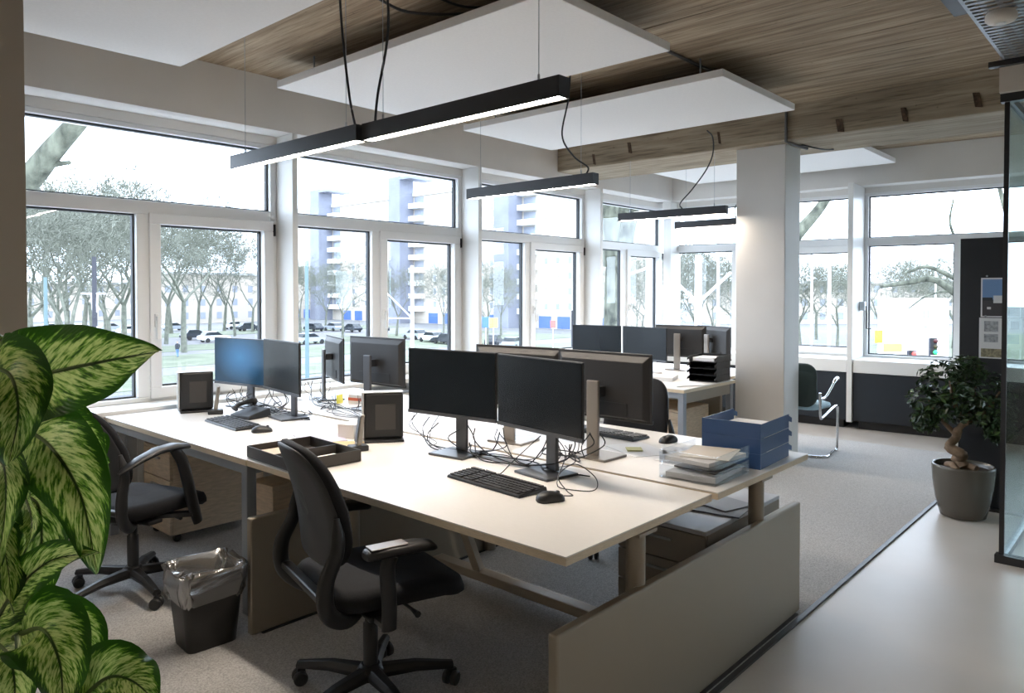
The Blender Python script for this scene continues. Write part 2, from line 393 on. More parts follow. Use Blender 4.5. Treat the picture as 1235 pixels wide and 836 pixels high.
# conduit along ceiling and beam; cable tray; detector
t = thing('conduit', 'thin grey conduit running down the concrete beam', 'conduit')
p = on_x(948, 150, 6.18)
MB().tube([(3.6, p.y, ZC-.012), (6.18, p.y, ZC-.012)], .011, 8).build('ceiling_run', mat('dull_conduit', (.10, .10, .10), .6), t)
MB().tube([(6.182, p.y, ZC-.012), (6.182, p.y, 2.775), (6.30, p.y, 2.775), (6.60, p.y-.02, 2.775)], .013, 8).build('beam_run', mat('dull_conduit', ()), t)
MB().tube(spline([(6.45, p.y-.03, 2.785), (6.55, p.y-.10, 2.765), (6.7, p.y-.14, 2.765), (6.85, p.y-.16, 2.785)]), .007, 6).build('loose_cable', M_BLACKPL, t)
tag(MB().tube(spline([on_z(452, -4, ZC-.03), on_z(490, 14, ZC-.05), on_z(545, 17, ZC-.06), on_z(590, 12, ZC-.05), on_z(625, -4, ZC-.03)]), .008, 6)
    .tube(spline([on_z(520, -6, ZC-.02), on_z(560, 8, ZC-.05), on_z(600, 6, ZC-.04), on_z(640, -8, ZC-.02)]), .007, 6).build('ceiling_cable', M_BLACKPL), 'slack black cables looping under the concrete ceiling', 'cable')
t = thing('cable_tray', 'perforated steel cable tray under the concrete ceiling', 'cable tray')
zt = 2.75
MB().box(3.2, 4.79, .70, .715, zt, zt+.06).build('side_rail', M_STEEL, t)
MB().box(3.2, 4.79, .33, .345, zt, zt+.06).build('side_rail', M_STEEL, t)
sl = MB().box(0, .022, .0, .355, 0, .004).mesh('slat', M_STEEL)
for k in range(32):
    o = bpy.data.objects.new('slat', sl); COL.objects.link(o); o.parent = t; o.location = (3.2+k*.05, .345, zt)
for yy in (.40, .46, .52, .58, .64):
    MB().box(3.2, 4.79, yy, yy+.02, zt+.004, zt+.007).build('long_strip', M_STEEL, t)
MB().box(4.70, 4.74, .25, .78, zt-.03, zt-.001).build('bracket', M_BLACKMETAL, t)
for sx in (3.5, 4.5): MB().tube([(sx, .52, zt), (sx, .52, ZC+.002)], .006, 6).build('hanger', M_STEEL, t)
p = on_z(1201, 18, zt-.01)
t = thing('smoke_detector', 'white round smoke detector under the cable tray', 'smoke detector', (p.x, p.y-.02, zt-.047))
MB().lathe([(.02, -.004), (.05, 0), (.062, .012), (.062, .03), (.055, .045)]).build('housing', mat('detector_white', (.72, .66, .58), .5), t)
MB().lathe([(.018, -.009), (.022, -.004)], n=16).build('sensor_cap', M_WHITEMETAL, t)
tag(MB().box(3.1, 3.98, .72, .80, 2.80, 2.84).box(3.1, 3.98, .75, .77, 2.84, 2.90).box(3.5, 3.52, .75, .77, 2.9, ZC+.002).build('light_track', M_BLACKMETAL), 'black ceiling track beside the steel cable tray', 'track')

# glass partition, bulkhead ---------------------------------------------------------------
struct('wall_bulkhead', MB().box(4.80, 8.3, -3.0, .745, 2.60, ZC), mat('bulkhead_paint', (.66, .60, .53), .7), label='beige bulkhead over the glass partition')
t = thing('glass_partition', 'black framed glass partition under the beige bulkhead', 'partition', (4.87, .715, 0))
def gl_frame(mb, horiz): return mb
MB().box(-.012, .012, -.012, .012, .046, 2.554).build('post', M_BLACKMETAL, t)
for yy in (-1.25, -2.5, -3.70): MB().box(-.02, .02, yy-.02, yy+.02, 0, 2.60).build('post', M_BLACKMETAL, t)
MB().box(-.03, .03, -3.72, .03, 0, .045).build('bottom_rail', M_BLACKMETAL, t)
MB().box(-.03, .03, -3.72, .03, 2.555, 2.60).build('top_rail', M_BLACKMETAL, t)
MB().box(.03, 3.2, -.02, .02, 0, .035).build('bottom_rail', M_STEEL, t)
MB().box(.03, 3.2, -.02, .02, 2.56, 2.60).build('top_rail', M_BLACKMETAL, t)
for y0, y1 in ((-1.23, -.013), (-2.48, -1.27), (-3.68, -2.52)): MB().box(-.006, .006, y0, y1, .045, 2.555).build('pane', M_PART_GLASS, t)
for x0 in (.014, 1.62): MB().box(x0, x0+1.57, -.006, .006, .035, 2.56).build('pane', M_PART_GLASS, t)

# dark pin board with two prints -------------------------------------------------------------
t = thing('pin_board', 'tall dark freestanding board between the potted tree and the glass partition', 'board', (6.0, .95, 0))
MB().box(0, .05, -.195, .20, .012, 1.885).build('panel', mat('board_face', (.012, .014, .017), .6), t, .003)
MB().box(-.06, .12, -.19, .195, 0, .012).build('foot_plate', M_BLACKMETAL, t)
M_SKYP = mat('print_sky', (.16, .28, .50), .5); M_ASPH = mat('print_asphalt', (.05, .045, .05), .5); M_GRASSP = mat('print_field', (.25, .22, .14), .5, var=.5, scale=60)
M_PHOTOWH = mat('print_white', (.7, .7, .7), .5); M_PRGREY = mat('print_grey', (.35, .36, .38), .5, var=.4, scale=50); M_TREEP = mat('print_dark_tree', (.02, .025, .03), .5)
def print_sheet(name, label, y0, y1, z0, z1, items):
    q = thing(name, label, 'print', (5.999, (y0+y1)/2, z0), 0, 'prints pinned to the dark board')
    MB().box(-.0015, -.0003, -(y1-y0)/2, (y1-y0)/2, 0, z1-z0).build('sheet', M_PHOTOWH, q)
    for nm, m, u0, u1, v0, v1, d in items:      # u from the +Y edge
        W, Hh = (y1-y0), (z1-z0)
        MB().box(-.002-d*.0004, -.0016, W/2-u1*W, W/2-u0*W, v0*Hh, v1*Hh).build(nm, m, q)
    for u in (.15, .8): MB().lathe([(.007, 0), (.007, .004), (.003, .006)], (0, 0, 0), 10).build('pin', M_STEEL, q).matrix_local = Matrix.Translation((-.001, (y1-y0)*(.5-u), z1-z0+.012)) @ Matrix.Rotation(-pi/2, 4, 'Y')
print_sheet('photo_print', 'pinned photo of a white building under blue sky', .79, 1.022, 1.335, 1.607,
            [('sky', M_SKYP, .04, .98, .45, .96, 0), ('asphalt', M_ASPH, .04, .98, .03, .45, 0), ('building', M_PHOTOWH, .32, .62, .36, .55, 1), ('hedge', M_TREEP, .04, .3, .42, .50, 1), ('tree', M_TREEP, .78, .98, .6, .9, 1), ('road_mark', M_PHOTOWH, .16, .26, .2, .26, 1)])
print_sheet('photo_print', 'pinned white sheet of small photos and text', .785, 1.03, 1.05, 1.330,
            [('field_photo', M_GRASSP, .05, .96, .03, .24, 0), ('skyline', M_PHOTOWH, .05, .96, .24, .32, 0), ('street_photo', M_SKYP, .55, .95, .38, .6, 0), ('text_block', M_PRGREY, .12, .46, .66, .92, 0), ('text_block', M_PRGREY, .12, .46, .4, .6, 0), ('small_photo', M_ASPH, .75, .95, .74, .93, 0)])

# radiators under the long window wall ---------------------------------------------------------
for x0, x1, lab in ((1.32, 2.55, 'white panel radiator beside the beige wall pier'), (3.2, 4.9, 'white panel radiator behind the cluttered desks'), (5.2, 6.9, 'white panel radiator under the third window')):
    t = thing('radiator', lab, 'radiator', ((x0+x1)/2, 5.06, 0), 0, 'panel radiators under the windows')
    L = (x1-x0)/2
    MB().box(-L, L, -.03, .03, .13, .62).build('body', M_WHITEMETAL, t, .01)
    n = int(L*2/.07)
    rib = MB().box(-.016, .016, -.012, 0, .17, .58).mesh('fin', M_WHITEMETAL)
    for k in range(n):
        o = bpy.data.objects.new('fin', rib); COL.objects.link(o); o.parent = t; o.location = (-L+.05+k*(2*L-.1)/(n-1), -.03, 0)
    MB().box(-L, L, -.03, .03, .62, .635).build('top_grille', M_STEEL, t)
    for s in (-1, 1): MB().tube([(s*(L-.1), 0, 0), (s*(L-.1), 0, .14)], .012, 8).build('pipe', M_WHITEMETAL, t)
# ================================================================== furniture
ZD = .74                            # desk top height
def desk_top(t, x0, x1, y0, y1):
    o = MB().box(x0, x1, y0, y1, ZD-.004, ZD).build('tabletop', M_TOP, t)
    MB().box(x0, x1, y0, y1, ZD-.028, ZD-.004).build('edge_band', M_EDGE, o)
    return o
def end_panel(t, y, x0, x1):
    o = MB().box(x0, x1, y-.018, y+.018, .012, .525).build('end_panel', M_GREYMETAL, t, .008, seg=3)
    MB().box(x0+.05, x1-.05, y-.03, y+.03, .009, .014).build('floor_plate', M_BLACKMETAL, o)
# bench with the two panel ends
t = thing('bench_desk', 'pale double bench desk standing between two taupe end panels', 'desk')
desk_top(t, 1.683, 2.585, 1.31, 3.158); desk_top(t, 2.615, 3.54, 1.30, 3.158)
end_panel(t, 1.322, 1.635, 3.465); end_panel(t, 2.992, 1.60, 3.465)
for yy in (1.352, 2.955):
    for xx in (2.12, 3.08):
        MB().lathe([(.033, .015), (.033, .70)], (xx, yy, 0), 20).box(xx-.055, xx+.055, yy-.05, yy+.05, .70, .711).build('post', M_GREYMETAL, t)
for xx in (2.12, 3.08):
    MB().box(xx-.03, xx+.03, 1.40, 2.91, .655, .7115).build('cross_beam', M_GREYMETAL, t)
MB().box(2.645, 2.715, 1.345, 2.968, .04, .085).build('foot_rail', mat('beige_rail', (.52, .45, .36), .5), t, .004)
MB().bar((2.67, 2.64, .085), (2.60, 2.86, .64), .05, .035, up=(1, 0, 0)).box(2.55, 2.64, 2.83, 2.92, .635, .7115).build('strut', mat('beige_rail', ()), t)
c = on_y(612, 665, 1.95)
MB().tube([(1.98, 1.97, .711), (1.98, 1.97, .655), (1.90, 1.95, .655)], .005, 6).tube([(1.90, 1.95, .662), (1.90, 1.95, .63), (1.90, 1.95, .62)], [.009, .009, .005], 8).build('crank_handle', M_CHROME, t)
MB().box(2.2, 2.5, 1.6, 2.8, .60, .62).box(2.2, 2.215, 1.6, 2.8, .62, .711).box(2.485, 2.5, 1.6, 2.8, .62, .711).build('cable_tray', M_GREYMETAL, t)
# bench by the window
YE = 4.915
t = thing('bench_desk', 'pale double bench desk on square blue-grey legs by the windows', 'desk')
desk_top(t, 1.680, 2.585, 3.163, YE); desk_top(t, 2.615, 3.54, 3.163, YE)
for xx in (1.715, 3.50):
    for yy in (3.20, YE-.035):
        MB().box(xx-.025, xx+.025, yy-.025, yy+.025, .009, .711).build('leg', M_BLUELEG, t, .004)
for yy in (3.20, YE-.035):
    MB().box(1.741, 3.474, yy-.02, yy+.02, .665, .7115).build('cross_beam', M_BLUELEG, t)
for xx in (1.715, 3.50):
    MB().box(xx-.018, xx+.018, 3.226, YE-.061, .665, .7115).build('side_beam', M_BLUELEG, t)
MB().box(2.5, 2.7, 3.3, 4.8, .58, .60).build('cable_tray', M_BLUELEG, t)
# bench beyond the column
t = thing('bench_desk', 'pale double bench desk standing behind the square column', 'desk')
desk_top(t, 5.19, 6.09, 2.870, 4.67); desk_top(t, 6.12, 7.02, 3.02, 4.67)
for xx, yy in ((5.225, 2.905), (5.225, 4.635), (6.05, 2.905), (6.05, 4.635), (6.98, 3.06), (6.98, 4.635)):
    MB().box(xx-.025, xx+.025, yy-.025, yy+.025, .009, .711).build('leg', M_BLUELEG, t, .004)
MB().box(5.251, 6.024, 2.887, 2.923, .625, .7115).build('side_beam', M_GREYMETAL, t)
MB().box(5.251, 6.024, 4.617, 4.653, .625, .7115).build('side_beam', M_GREYMETAL, t)
MB().box(5.205, 5.245, 2.931, 4.609, .665, .7115).build('cross_beam', M_BLUELEG, t)
MB().box(6.07, 6.11, 3.0, 4.6, .30, .70).build('privacy_panel', M_GREYMETAL, t)

# pedestals ------------------------------------------------------------------------------
def pedestal(label, x0, x1, y0, y1, top, m, topm=None, front='-x', nd=3, wheels=True):
    z0 = .055 if wheels else .01
    t = thing('drawer_pedestal', label, 'pedestal', ((x0+x1)/2, (y0+y1)/2, .009))
    hx, hy = (x1-x0)/2, (y1-y0)/2; top -= .009
    MB().box(-hx+.018, hx, -hy, hy, z0, top-.02).build('body', m, t, .003)
    MB().box(-hx, hx, -hy, hy, top-.0195, top).build('top_board', topm or m, t, .003)
    h = (top-.02-z0)/nd
    for k in range(nd):
        d = MB().box(-hx, -hx+.017, -hy+.002, hy-.002, z0+k*h+.003, z0+(k+1)*h-.003).build('drawer', m, t, .002)
        MB().box(-hx-.014, -hx-.001, -.06, .06, z0+(k+1)*h-.05, z0+(k+1)*h-.04).build('handle', M_STEEL, d)
    if wheels:
        for sx in (-1, 1):
            for sy in (-1, 1): MB().lathe([(.02, -.013), (.025, -.008), (.025, .008), (.02, .013)], n=12).build('caster', M_BLACKPL, t).matrix_local = Matrix.Translation((sx*(hx-.06), sy*(hy-.05), .0255)) @ Matrix.Rotation(pi/2, 4, 'X')
    return t
pedestal('birch drawer pedestal on casters under the window desk', 1.86, 2.46, 4.40, 4.78, .575, M_BIRCH)
pedestal('birch drawer pedestal under the desk behind the square column', 5.42, 5.95, 3.05, 3.45, .53, M_BIRCH)
pc = pedestal('grey topped drawer pedestal behind the taupe end panel', 2.83, 3.60, 1.46, 1.90, .50, mat('pedestal_grey', (.30, .27, .235), .5), mat('pedestal_top', (.52, .54, .58), .4), nd=3)
def sheet(name, label, x, y, z, w, h, rz, m=M_PAPER, cat='paper', th=.0012, group=None):
    o = MB().box(-w/2, w/2, -h/2, h/2, 0, th).build(name, m); o.location = (x, y, z); o.rotation_euler = (0, 0, rz)
    return tag(o, label, cat, group)
sheet('booklet', 'dark grey booklet lying on the grey topped pedestal', 3.18, 1.60, .5005, .21, .297, R(8), mat('booklet_cover', (.16, .17, .20), .5), 'booklet', .006)
sheet('booklet', 'blue-grey booklet lying on the dark booklet on the pedestal', 3.26, 1.63, .507, .20, .28, R(-14), mat('booklet_blue', (.30, .34, .40), .5), 'booklet', .004)
b = thing('storage_box', 'plain brown storage box under the window desk', 'box', (2.05, 3.45, .009), R(4))
MB().box(-.14, .14, -.10, .10, 0, .50).build('body', M_BIRCH, b, .003); MB().box(-.145, .145, -.105, .105, .501, .53).build('lid', M_BIRCH, b, .003)
t = thing('cable_spine', 'black segmented cable spine hanging under the bench desks', 'cable spine', (2.02, 3.10, .009))
for k in range(17):
    MB().lathe([(.022, k*.04), (.03, k*.04+.008), (.03, k*.04+.026), (.022, k*.04+.037)], (.0, 0, .002), 10).build('segment', M_BLACKPL, t)

# office chairs ---------------------------------------------------------------------------
def cushion(rings, deform):
    m = MB(); rr = []
    for w, h, r, z, cx in rings:
        rr.append([Vector(deform(px+cx, py, z)) for px, py in rrect(w, h, r, 6)])
    return m.loft(rr)
def office_chair(label, loc, rz, base_rot, arm='t', arm_z=.655, seat_z=.47, recline=0, arm_x=0):
    t = thing('office_chair', label, 'chair', loc, rz, 'black office chairs')
    # star base
    b = MB().lathe([(.028, .072), (.05, .078), (.05, .115), (.034, .13)], n=20)
    cst = []
    for k in range(5):
        a = base_rot + 2*pi*k/5; d = Vector((cos(a), sin(a), 0)); n = Vector((-sin(a), cos(a), 0))
        p0, p1, p2 = d*.03+Vector((0, 0, .10)), d*.17+Vector((0, 0, .098)), d*.31+Vector((0, 0, .078))
        rings = []
        for p, w, h in ((p0, .034, .022), (p1, .026, .018), (p2, .02, .013)):
            rings.append([p+n*w*.8-Vector((0, 0, h)), p+n*w-Vector((0, 0, 0)), p+n*w*.5+Vector((0, 0, h)), p-n*w*.5+Vector((0, 0, h)), p-n*w, p-n*w*.8-Vector((0, 0, h))])
        b.loft(rings, True, False); cst.append((d*.305, a))
    b.build('base', M_BLACKPL, t, .003)
    for d, a in cst:
        c = MB().tube([d+Vector((0, 0, .045)), d+Vector((0, 0, .078))], .008, 8).bar(d+Vector((-.01, 0, .05)), d+Vector((.02, 0, .05)), .014, .02).build('caster', M_BLACKPL, t)
        a2 = a+.8; ax = Vector((-sin(a2), cos(a2), 0))
        for s in (-1, 1):
            q = d+ax*(s*.017)+Vector((0, 0, .0272))
            MB().tube([q-ax*.011, q-ax*.008, q+ax*.008, q+ax*.011], [.021, .027, .027, .021], 16).build('wheel', M_BLACKPL, c)
    MB().lathe([(.027, .12), (.027, .28), (.021, .285), (.021, .40)], n=18).build('gas_lift', M_BLACKPL, t)
    sz = seat_z
    me = MB().box(-.12, .10, -.075, .075, sz-.105, sz-.05).box(.02, .16, -.11, .11, sz-.085, sz-.065).box(-.10, -.02, -.23, .23, sz-.09, sz-.07)
    me.build('mechanism', M_BLACKPL, t, .006)
    MB().tube([(.06, -.075, sz-.085), (.07, -.20, sz-.09), (.07, -.25, sz-.092)], [.006, .006, .012], 8).build('lever', M_BLACKPL, t)
    MB().tube([(-.06, .075, sz-.085), (-.05, .20, sz-.09), (-.05, .25, sz-.092)], [.006, .006, .012], 8).build('lever', M_BLACKPL, t)
    # seat: waterfall front, dished top
    def sd(x, y, z):
        u = max(0, (x-.10)/.17); z -= .035*u*u
        if z > sz-.04: z -= .012*(1-(2*y/.5)**2)*(1-min(1, abs(x)/.25)) - .012
        return (x, y*(1-.06*max(0, -x)/.25), z)
    cushion([(.42, .38, .08, sz-.058, .035), (.50, .46, .10, sz-.05, .035), (.535, .495, .11, sz-.03, .035), (.535, .495, .11, sz-.012, .035), (.51, .47, .10, sz+.004, .035), (.45, .41, .09, sz+.010, .035), (.30, .26, .08, sz+.011, .035), (.1, .1, .04, sz+.012, .035)], sd).build('seat', M_FABRIC, t)
    # backrest
    zc, H, W = sz+.293, .215, .215
    def bk(fr, xo):
        out = []
        for k in range(40):
            a = 2*pi*k/40; c, s = cos(a), sin(a)
            y = W*fr*math.copysign(abs(c)**.55, c); z = H*(1-(1-fr)*W/H)*math.copysign(abs(s)**.55, s)
            y *= 1-.16*max(0, z/H)
            x = -.205 + xo + .45*y*y*1.6 - .05*(z/H) - .03*(z/H)**2 - recline*(z/H+1)
            out.append((x, y, zc+z))
        return out
    bs = MB().loft([bk(.3, -.034), bk(.8, -.034), bk(.95, -.030), bk(1.0, -.018), bk(1.0, .0), bk(.96, .012), bk(.85, .022), bk(.5, .03), bk(.15, .031)])
    bs.build('backrest', M_FABRIC, t)
    shell = MB().loft([bk(.2, -.046), bk(.75, -.046), bk(.93, -.042), bk(.965, -.036), bk(.965, -.030)])
    shell.build('back_shell', mat('chair_shell', (.032, .034, .038), .5), t)
    # frame arms sweeping behind the seat up to the sides of the back
    for s in (-1, 1):
        pts = spline([(-.06, s*.10, sz-.08), (-.16, s*.18, sz-.085), (-.245, s*.232, sz-.02), (-.255, s*.24, sz+.08), (-.212-recline*.6, s*.230, sz+.18), (-.208-recline, s*.212, sz+.28)], 6)
        n = len(pts)
        MB().tube(pts, [.020+.010*sin(pi*i/(n-1)) if i < n-3 else .018-.004*(i-n+3) for i in range(n)], 10, flat=(1.0, .62), up=(0, 1, 0)).build('back_frame', M_BLACKPL, t)
    MB().box(-.265, -.225, -.215, .215, sz-.005, sz+.02).build('cross_bar', M_BLACKPL, t, .008)
    # arms
    for s in (-1, 1):
        yy = s*.285
        if arm == 't':
            a = MB().bar((-.01+arm_x, s*.14, sz-.075), (arm_x, yy, sz-.085), .05, .018).tube(spline([(arm_x, yy, sz-.10), (arm_x, yy*1.01, sz-.02), (arm_x-.005, yy, arm_z-.06), (arm_x+.01, yy, arm_z-.018)], 5), .028, 10, flat=(1.0, .55), up=(0, 1, 0)).build('armrest', M_BLACKPL, t)
            pr = []
            for x, w, h, dz in ((-.085, .026, .010, -.004), (-.075, .036, .016, 0), (.0, .04, .018, .002), (.10, .04, .018, .0), (.155, .034, .016, -.008), (.172, .02, .008, -.016)):
                pr.append([(x+arm_x, yy+u*w, arm_z+dz+v*h) for u, v in rrect(2, 2, .7, 3)])
            MB().loft(pr).build('arm_pad', M_BLACKPL, a)
            MB().box(-.072+arm_x, .06+arm_x, yy-.028, yy+.028, arm_z+.0185, arm_z+.0225).build('pad_inlay', mat('grey_inlay', (.30, .27, .25), .35, metal=.4), a, .002)
        else:
            pts = spline([(.15, yy*.98, sz-.13), (.11, yy, sz-.02), (.055, yy, arm_z-.10), (.0, yy, arm_z-.012)], 5); n = len(pts)
            a = MB().bar((.0, s*.14, sz-.075), (.12, yy*.98, sz-.08), .05, .02).tube(pts, [.026+.006*sin(pi*i/(n-1)) for i in range(n)], 10, flat=(1, .7), up=(0, 1, 0)).build('armrest', M_BLACKPL, t)
            pr = []
            for x, w, h, dz in ((-.31, .008, .005, -.072), (-.28, .02, .010, -.058), (-.20, .032, .014, -.028), (-.10, .038, .016, -.004), (.0, .038, .017, .0), (.07, .032, .014, -.012), (.085, .02, .008, -.018)):
                pr.append([(x, yy+u*w, arm_z+dz+v*h) for u, v in rrect(2, 2, .8, 3)])
            MB().loft(pr).build('arm_pad', M_BLACKPL, a)
    return t
office_chair('black office chair drawn up to the desk with the wide keyboard, grey arm inlays', (1.655, 2.20, .009), R(-14), R(56), 't', .640, .475, 0, -.055)
office_chair('black office chair with long sloping armrests at the window desk', (1.455, 3.88, .009), R(19), R(33), 'long', .752, .47, .03)
office_chair('black office chair tucked in behind the desk with the blue trays', (3.66, 2.44, .009), R(184), R(0), 't', .645, .46)

# visitor chair -----------------------------------------------------------------------------
t = thing('visitor_chair', 'chrome cantilever visitor chair with pale blue seat beside the column', 'chair', (6.985, 2.63, .0), R(0))
pts = []
side = [(-.20, 0, .018), (.12, 0, .018), (.20, 0, .018), (.235, 0, .06), (.245, 0, .25), (.245, 0, .40), (.22, 0, .435), (.10, 0, .425), (-.16, 0, .37), (-.20, 0, .38), (-.215, 0, .45), (-.22, 0, .60)]
full = [(x, -.25, z) for x, _, z in side[::-1]] + [(x, .25, z) for x, _, z in side]
MB().tube(spline(full, 4), .0125, 10, up=(0, 1, 0)).build('frame', M_CHROME, t)
cushion([(.38, .36, .08, .415, 0), (.43, .42, .10, .425, 0), (.45, .44, .11, .445, 0), (.43, .42, .10, .47, 0), (.34, .33, .09, .482, 0), (.15, .15, .05, .486, 0)], lambda x, y, z: (x+.02, y, z-.02*max(0, x/.2)**2+.01)).build('seat', mat('seat_blue', (.34, .48, .55), .8, var=.1, scale=60), t)
bk2 = []
for xo, fr in ((-.012, .9), (-.014, .97), (0, 1), (.012, .97), (.014, .9)):
    bk2.append([(-.225+xo+.35*u*u*fr-.05*v, u*fr, .66+v*fr) for u, v in rrect(.44, .40, .10, 6)])
MB().loft(bk2).build('backrest', mat('seat_green', (.035, .06, .06), .6), t)
for s in (-1, 1):
    MB().tube(spline([(-.222, s*.252, .545), (-.12, s*.265, .555), (.0, s*.27, .62), (.11, s*.27, .685), (.18, s*.265, .70)], 5), [.012]*14+[.018]*7, 10).build('armrest', M_CHROME, t)
    MB().ball((.185, s*.265, .70), .020).build('arm_knob', mat('arm_white', (.75, .75, .74), .3), t)

# monitors -----------------------------------------------------------------------------------
def screen_mat(name, on):
    m = bpy.data.materials.new(name); m.use_nodes = True; nt = m.node_tree; b = nt.nodes['Principled BSDF']
    b.inputs['Base Color'].default_value = (.006, .010, .014, 1); b.inputs['Specular IOR Level'].default_value = .35; b.inputs['Roughness'].default_value = .25
    if on:      # blue desktop picture with a soft bright centre
        tc = nt.nodes.new('ShaderNodeTexCoord'); mp = nt.nodes.new('ShaderNodeMapping'); mp.inputs['Location'].default_value = (0, 0, -.335); mp.inputs['Scale'].default_value = (0, 3.6, 5.2)
        mp.vector_type = 'TEXTURE'; mp.inputs['Location'].default_value = (0, 0, .335); mp.inputs['Scale'].default_value = (1, .26, .17)
        gr = nt.nodes.new('ShaderNodeTexGradient'); gr.gradient_type = 'SPHERICAL'; cr = nt.nodes.new('ShaderNodeValToRGB')
        cr.color_ramp.elements[0].color = (.012, .05, .10, 1); cr.color_ramp.elements[1].color = (.05, .22, .48, 1)
        nt.links.new(tc.outputs['Object'], mp.inputs[0]); nt.links.new(mp.outputs[0], gr.inputs[0]); nt.links.new(gr.outputs[0], cr.inputs[0])
        nt.links.new(cr.outputs[0], b.inputs['Emission Color']); b.inputs['Emission Strength'].default_value = .75
    return m
M_SCR, M_SCRON = screen_mat('screen_off', False), screen_mat('screen_on', True)
def monitor(label, x, y, zb, yaw, facing_us, on=False, pole=.36, silver=True, tilt=0):
    """x, y, zb: middle of the lower edge of the picture side; yaw of the lower edge as surveyed"""
    rz = R(yaw+90) + (0 if facing_us else pi)
    c, s = cos(rz), sin(rz)
    lx = -.055          # screen plane ahead of the stand
    t = thing('monitor', label, 'monitor', (x - lx*c, y - lx*s, ZD), rz, 'desk monitors')
    z0, z1, W = zb-ZD, zb-ZD+.315, .27
    sh = MB().box(lx+.001, lx+.012, -W, W, z0, z1)
    sh.hexa([(lx+.0121, -W+.01, z0+.01), (lx+.0121, W-.01, z0+.01), (lx+.0121, W-.01, z1-.01), (lx+.0121, -W+.01, z1-.01)], [(lx+.030, -W*.86, z0+.02), (lx+.030, W*.86, z0+.02), (lx+.030, W*.86, z1-.04), (lx+.030, -W*.86, z1-.04)])
    shell = sh.build('shell', M_SHELL, t, .003)
    MB().box(lx+.0305, lx+.034, -.15, .15, z0+.03, z0+.085).build('port_cover', M_BLACKPL, shell)
    MB().box(lx-.0015, lx+.0005, -W+.006, W-.006, z0+.016, z1-.006).build('screen', M_SCRON if on else M_SCR, t)
    MB().box(lx-.003, lx+.0005, -W, W, z0, z0+.0155).build('chin', M_DKSTAND, t)
    pm = M_SILVER if silver else M_DKSTAND
    ph = min(pole, z1-.06)
    p = MB().box(.022, .040, -.033, .033, .012, ph).build('pole', pm, t, .005)
    MB().box(lx+.031, .0215, -.03, .03, ph-.075, ph-.03).build('hinge', M_BLACKPL, t, .004)
    MB().box(-.095, .085, -.105, .105, 0, .0115).build('base', pm, t, .004)
    return t
monitor('dark monitor above the wide keyboard, next to the standing computer', 2.36, 2.522, .923, -84, True, silver=False)
monitor('dark monitor turned towards its twin, above the mouse on the bare desk', 2.35, 1.982, .92, -99, True, silver=False)
monitor('monitor seen from behind on a silver pole beside the loose papers', 2.872, 2.009, .914, -91, False)
monitor('monitor seen from behind, half hidden by the pair above the wide keyboard', 2.87, 2.545, .914, -82, False)
monitor('monitor showing a blue desktop picture', 2.43, 4.640, .885, -80, True, on=True, silver=False, pole=.3)
monitor('dark monitor beside the blue lit one at the window desk', 2.369, 4.030, .900, -98, True, silver=False, pole=.3)
monitor('monitor seen from its edge on the window desk', 3.087, 4.50, .875, -112, False, silver=False)
monitor('monitor seen from behind between the edge-on monitor and the dark pair', 3.0, 3.90, .898, -87, False, silver=False)
monitor('dark monitor at the window end of the desk behind the column', 5.98, 4.28, .865, -82, True)
monitor('dark blue-grey monitor in the middle of the desk behind the column', 5.98, 3.73, .865, -99, True)
monitor('monitor seen from behind next to the black letter trays', 6.55, 3.66, .865, -86, False)
monitor('thin monitor edge beyond the black letter trays', 6.60, 3.33, .865, -118, False)

# computers -----------------------------------------------------------------------------------
def tower(label, x, y, rz, L=.27, Hh=.30, W=.09):
    t = thing('desktop_computer', label, 'computer', (x, y, ZD), rz, 'slim standing computers')
    MB().box(-.10, .10, -.08, .08, 0, .012).build('foot', M_BLACKPL, t, .003)
    body = MB().box(-L/2, L/2, -W/2, W/2, .013, Hh).build('case', M_BLACKPL, t, .012)
    MB().box(-L/2-.012, -L/2+.0, -W/2-.004, W/2+.004, .013, Hh+.002).build('bezel', mat('bezel_silver', (.55, .56, .57), .35, metal=.4), t, .004)
    MB().box(-L/2-.012, L/2-.0, -W/2-.003, W/2+.003, Hh-.0, Hh+.004).build('top_trim', mat('bezel_silver', ()), t, .001)
    MB().box(-L*.22, L*.30, -W/2-.003, -W/2-.0002, .06, Hh-.06).build('side_plate', mat('side_plate', (.045, .042, .040), .5), t, .001)
    return t
tower('slim computer with silver bezel standing beside the cordless phone', 2.39, 3.06, R(-35), .20, .25, .075)
tower('slim computer standing at the window end beside the blue lit monitor', 2.16, 4.70, R(-20), .20, .255, .075)

# keyboards and mice ----------------------------------------------------------------------------
def keyboard(label, x, y, rz):
    t = thing('keyboard', label, 'keyboard', (x, y, ZD), rz, 'black keyboards')
    MB().hexa([(-.075, -.22, .001), (.075, -.22, .001), (.075, .22, .001), (-.075, .22, .001)], [(-.072, -.217, .012), (.072, -.217, .020), (.072, .217, .020), (-.072, .217, .012)]).build('case', M_BLACKPL, t, .003)
    ks = MB()
    for r in range(6):
        xx = -.058+r*.0215+(.006 if r == 5 else 0); z = .0125+(xx+.072)/.144*.008
        yv = -.208
        while yv < .20:
            w = .0155
            if r == 0 and -.0 < yv < .10: w = .10
            if not (.055-.0 > 10): ks.box(xx-.008, xx+.008, -yv-w, -yv, z, z+.0055)
            yv += w+.0035
            if abs(yv+.055) < .01 or abs(yv+.135) < .008: yv += .012
    o = ks.build('keys', mat('keycaps', (.05, .05, .053), .45), t); o['kind'] = 'stuff'
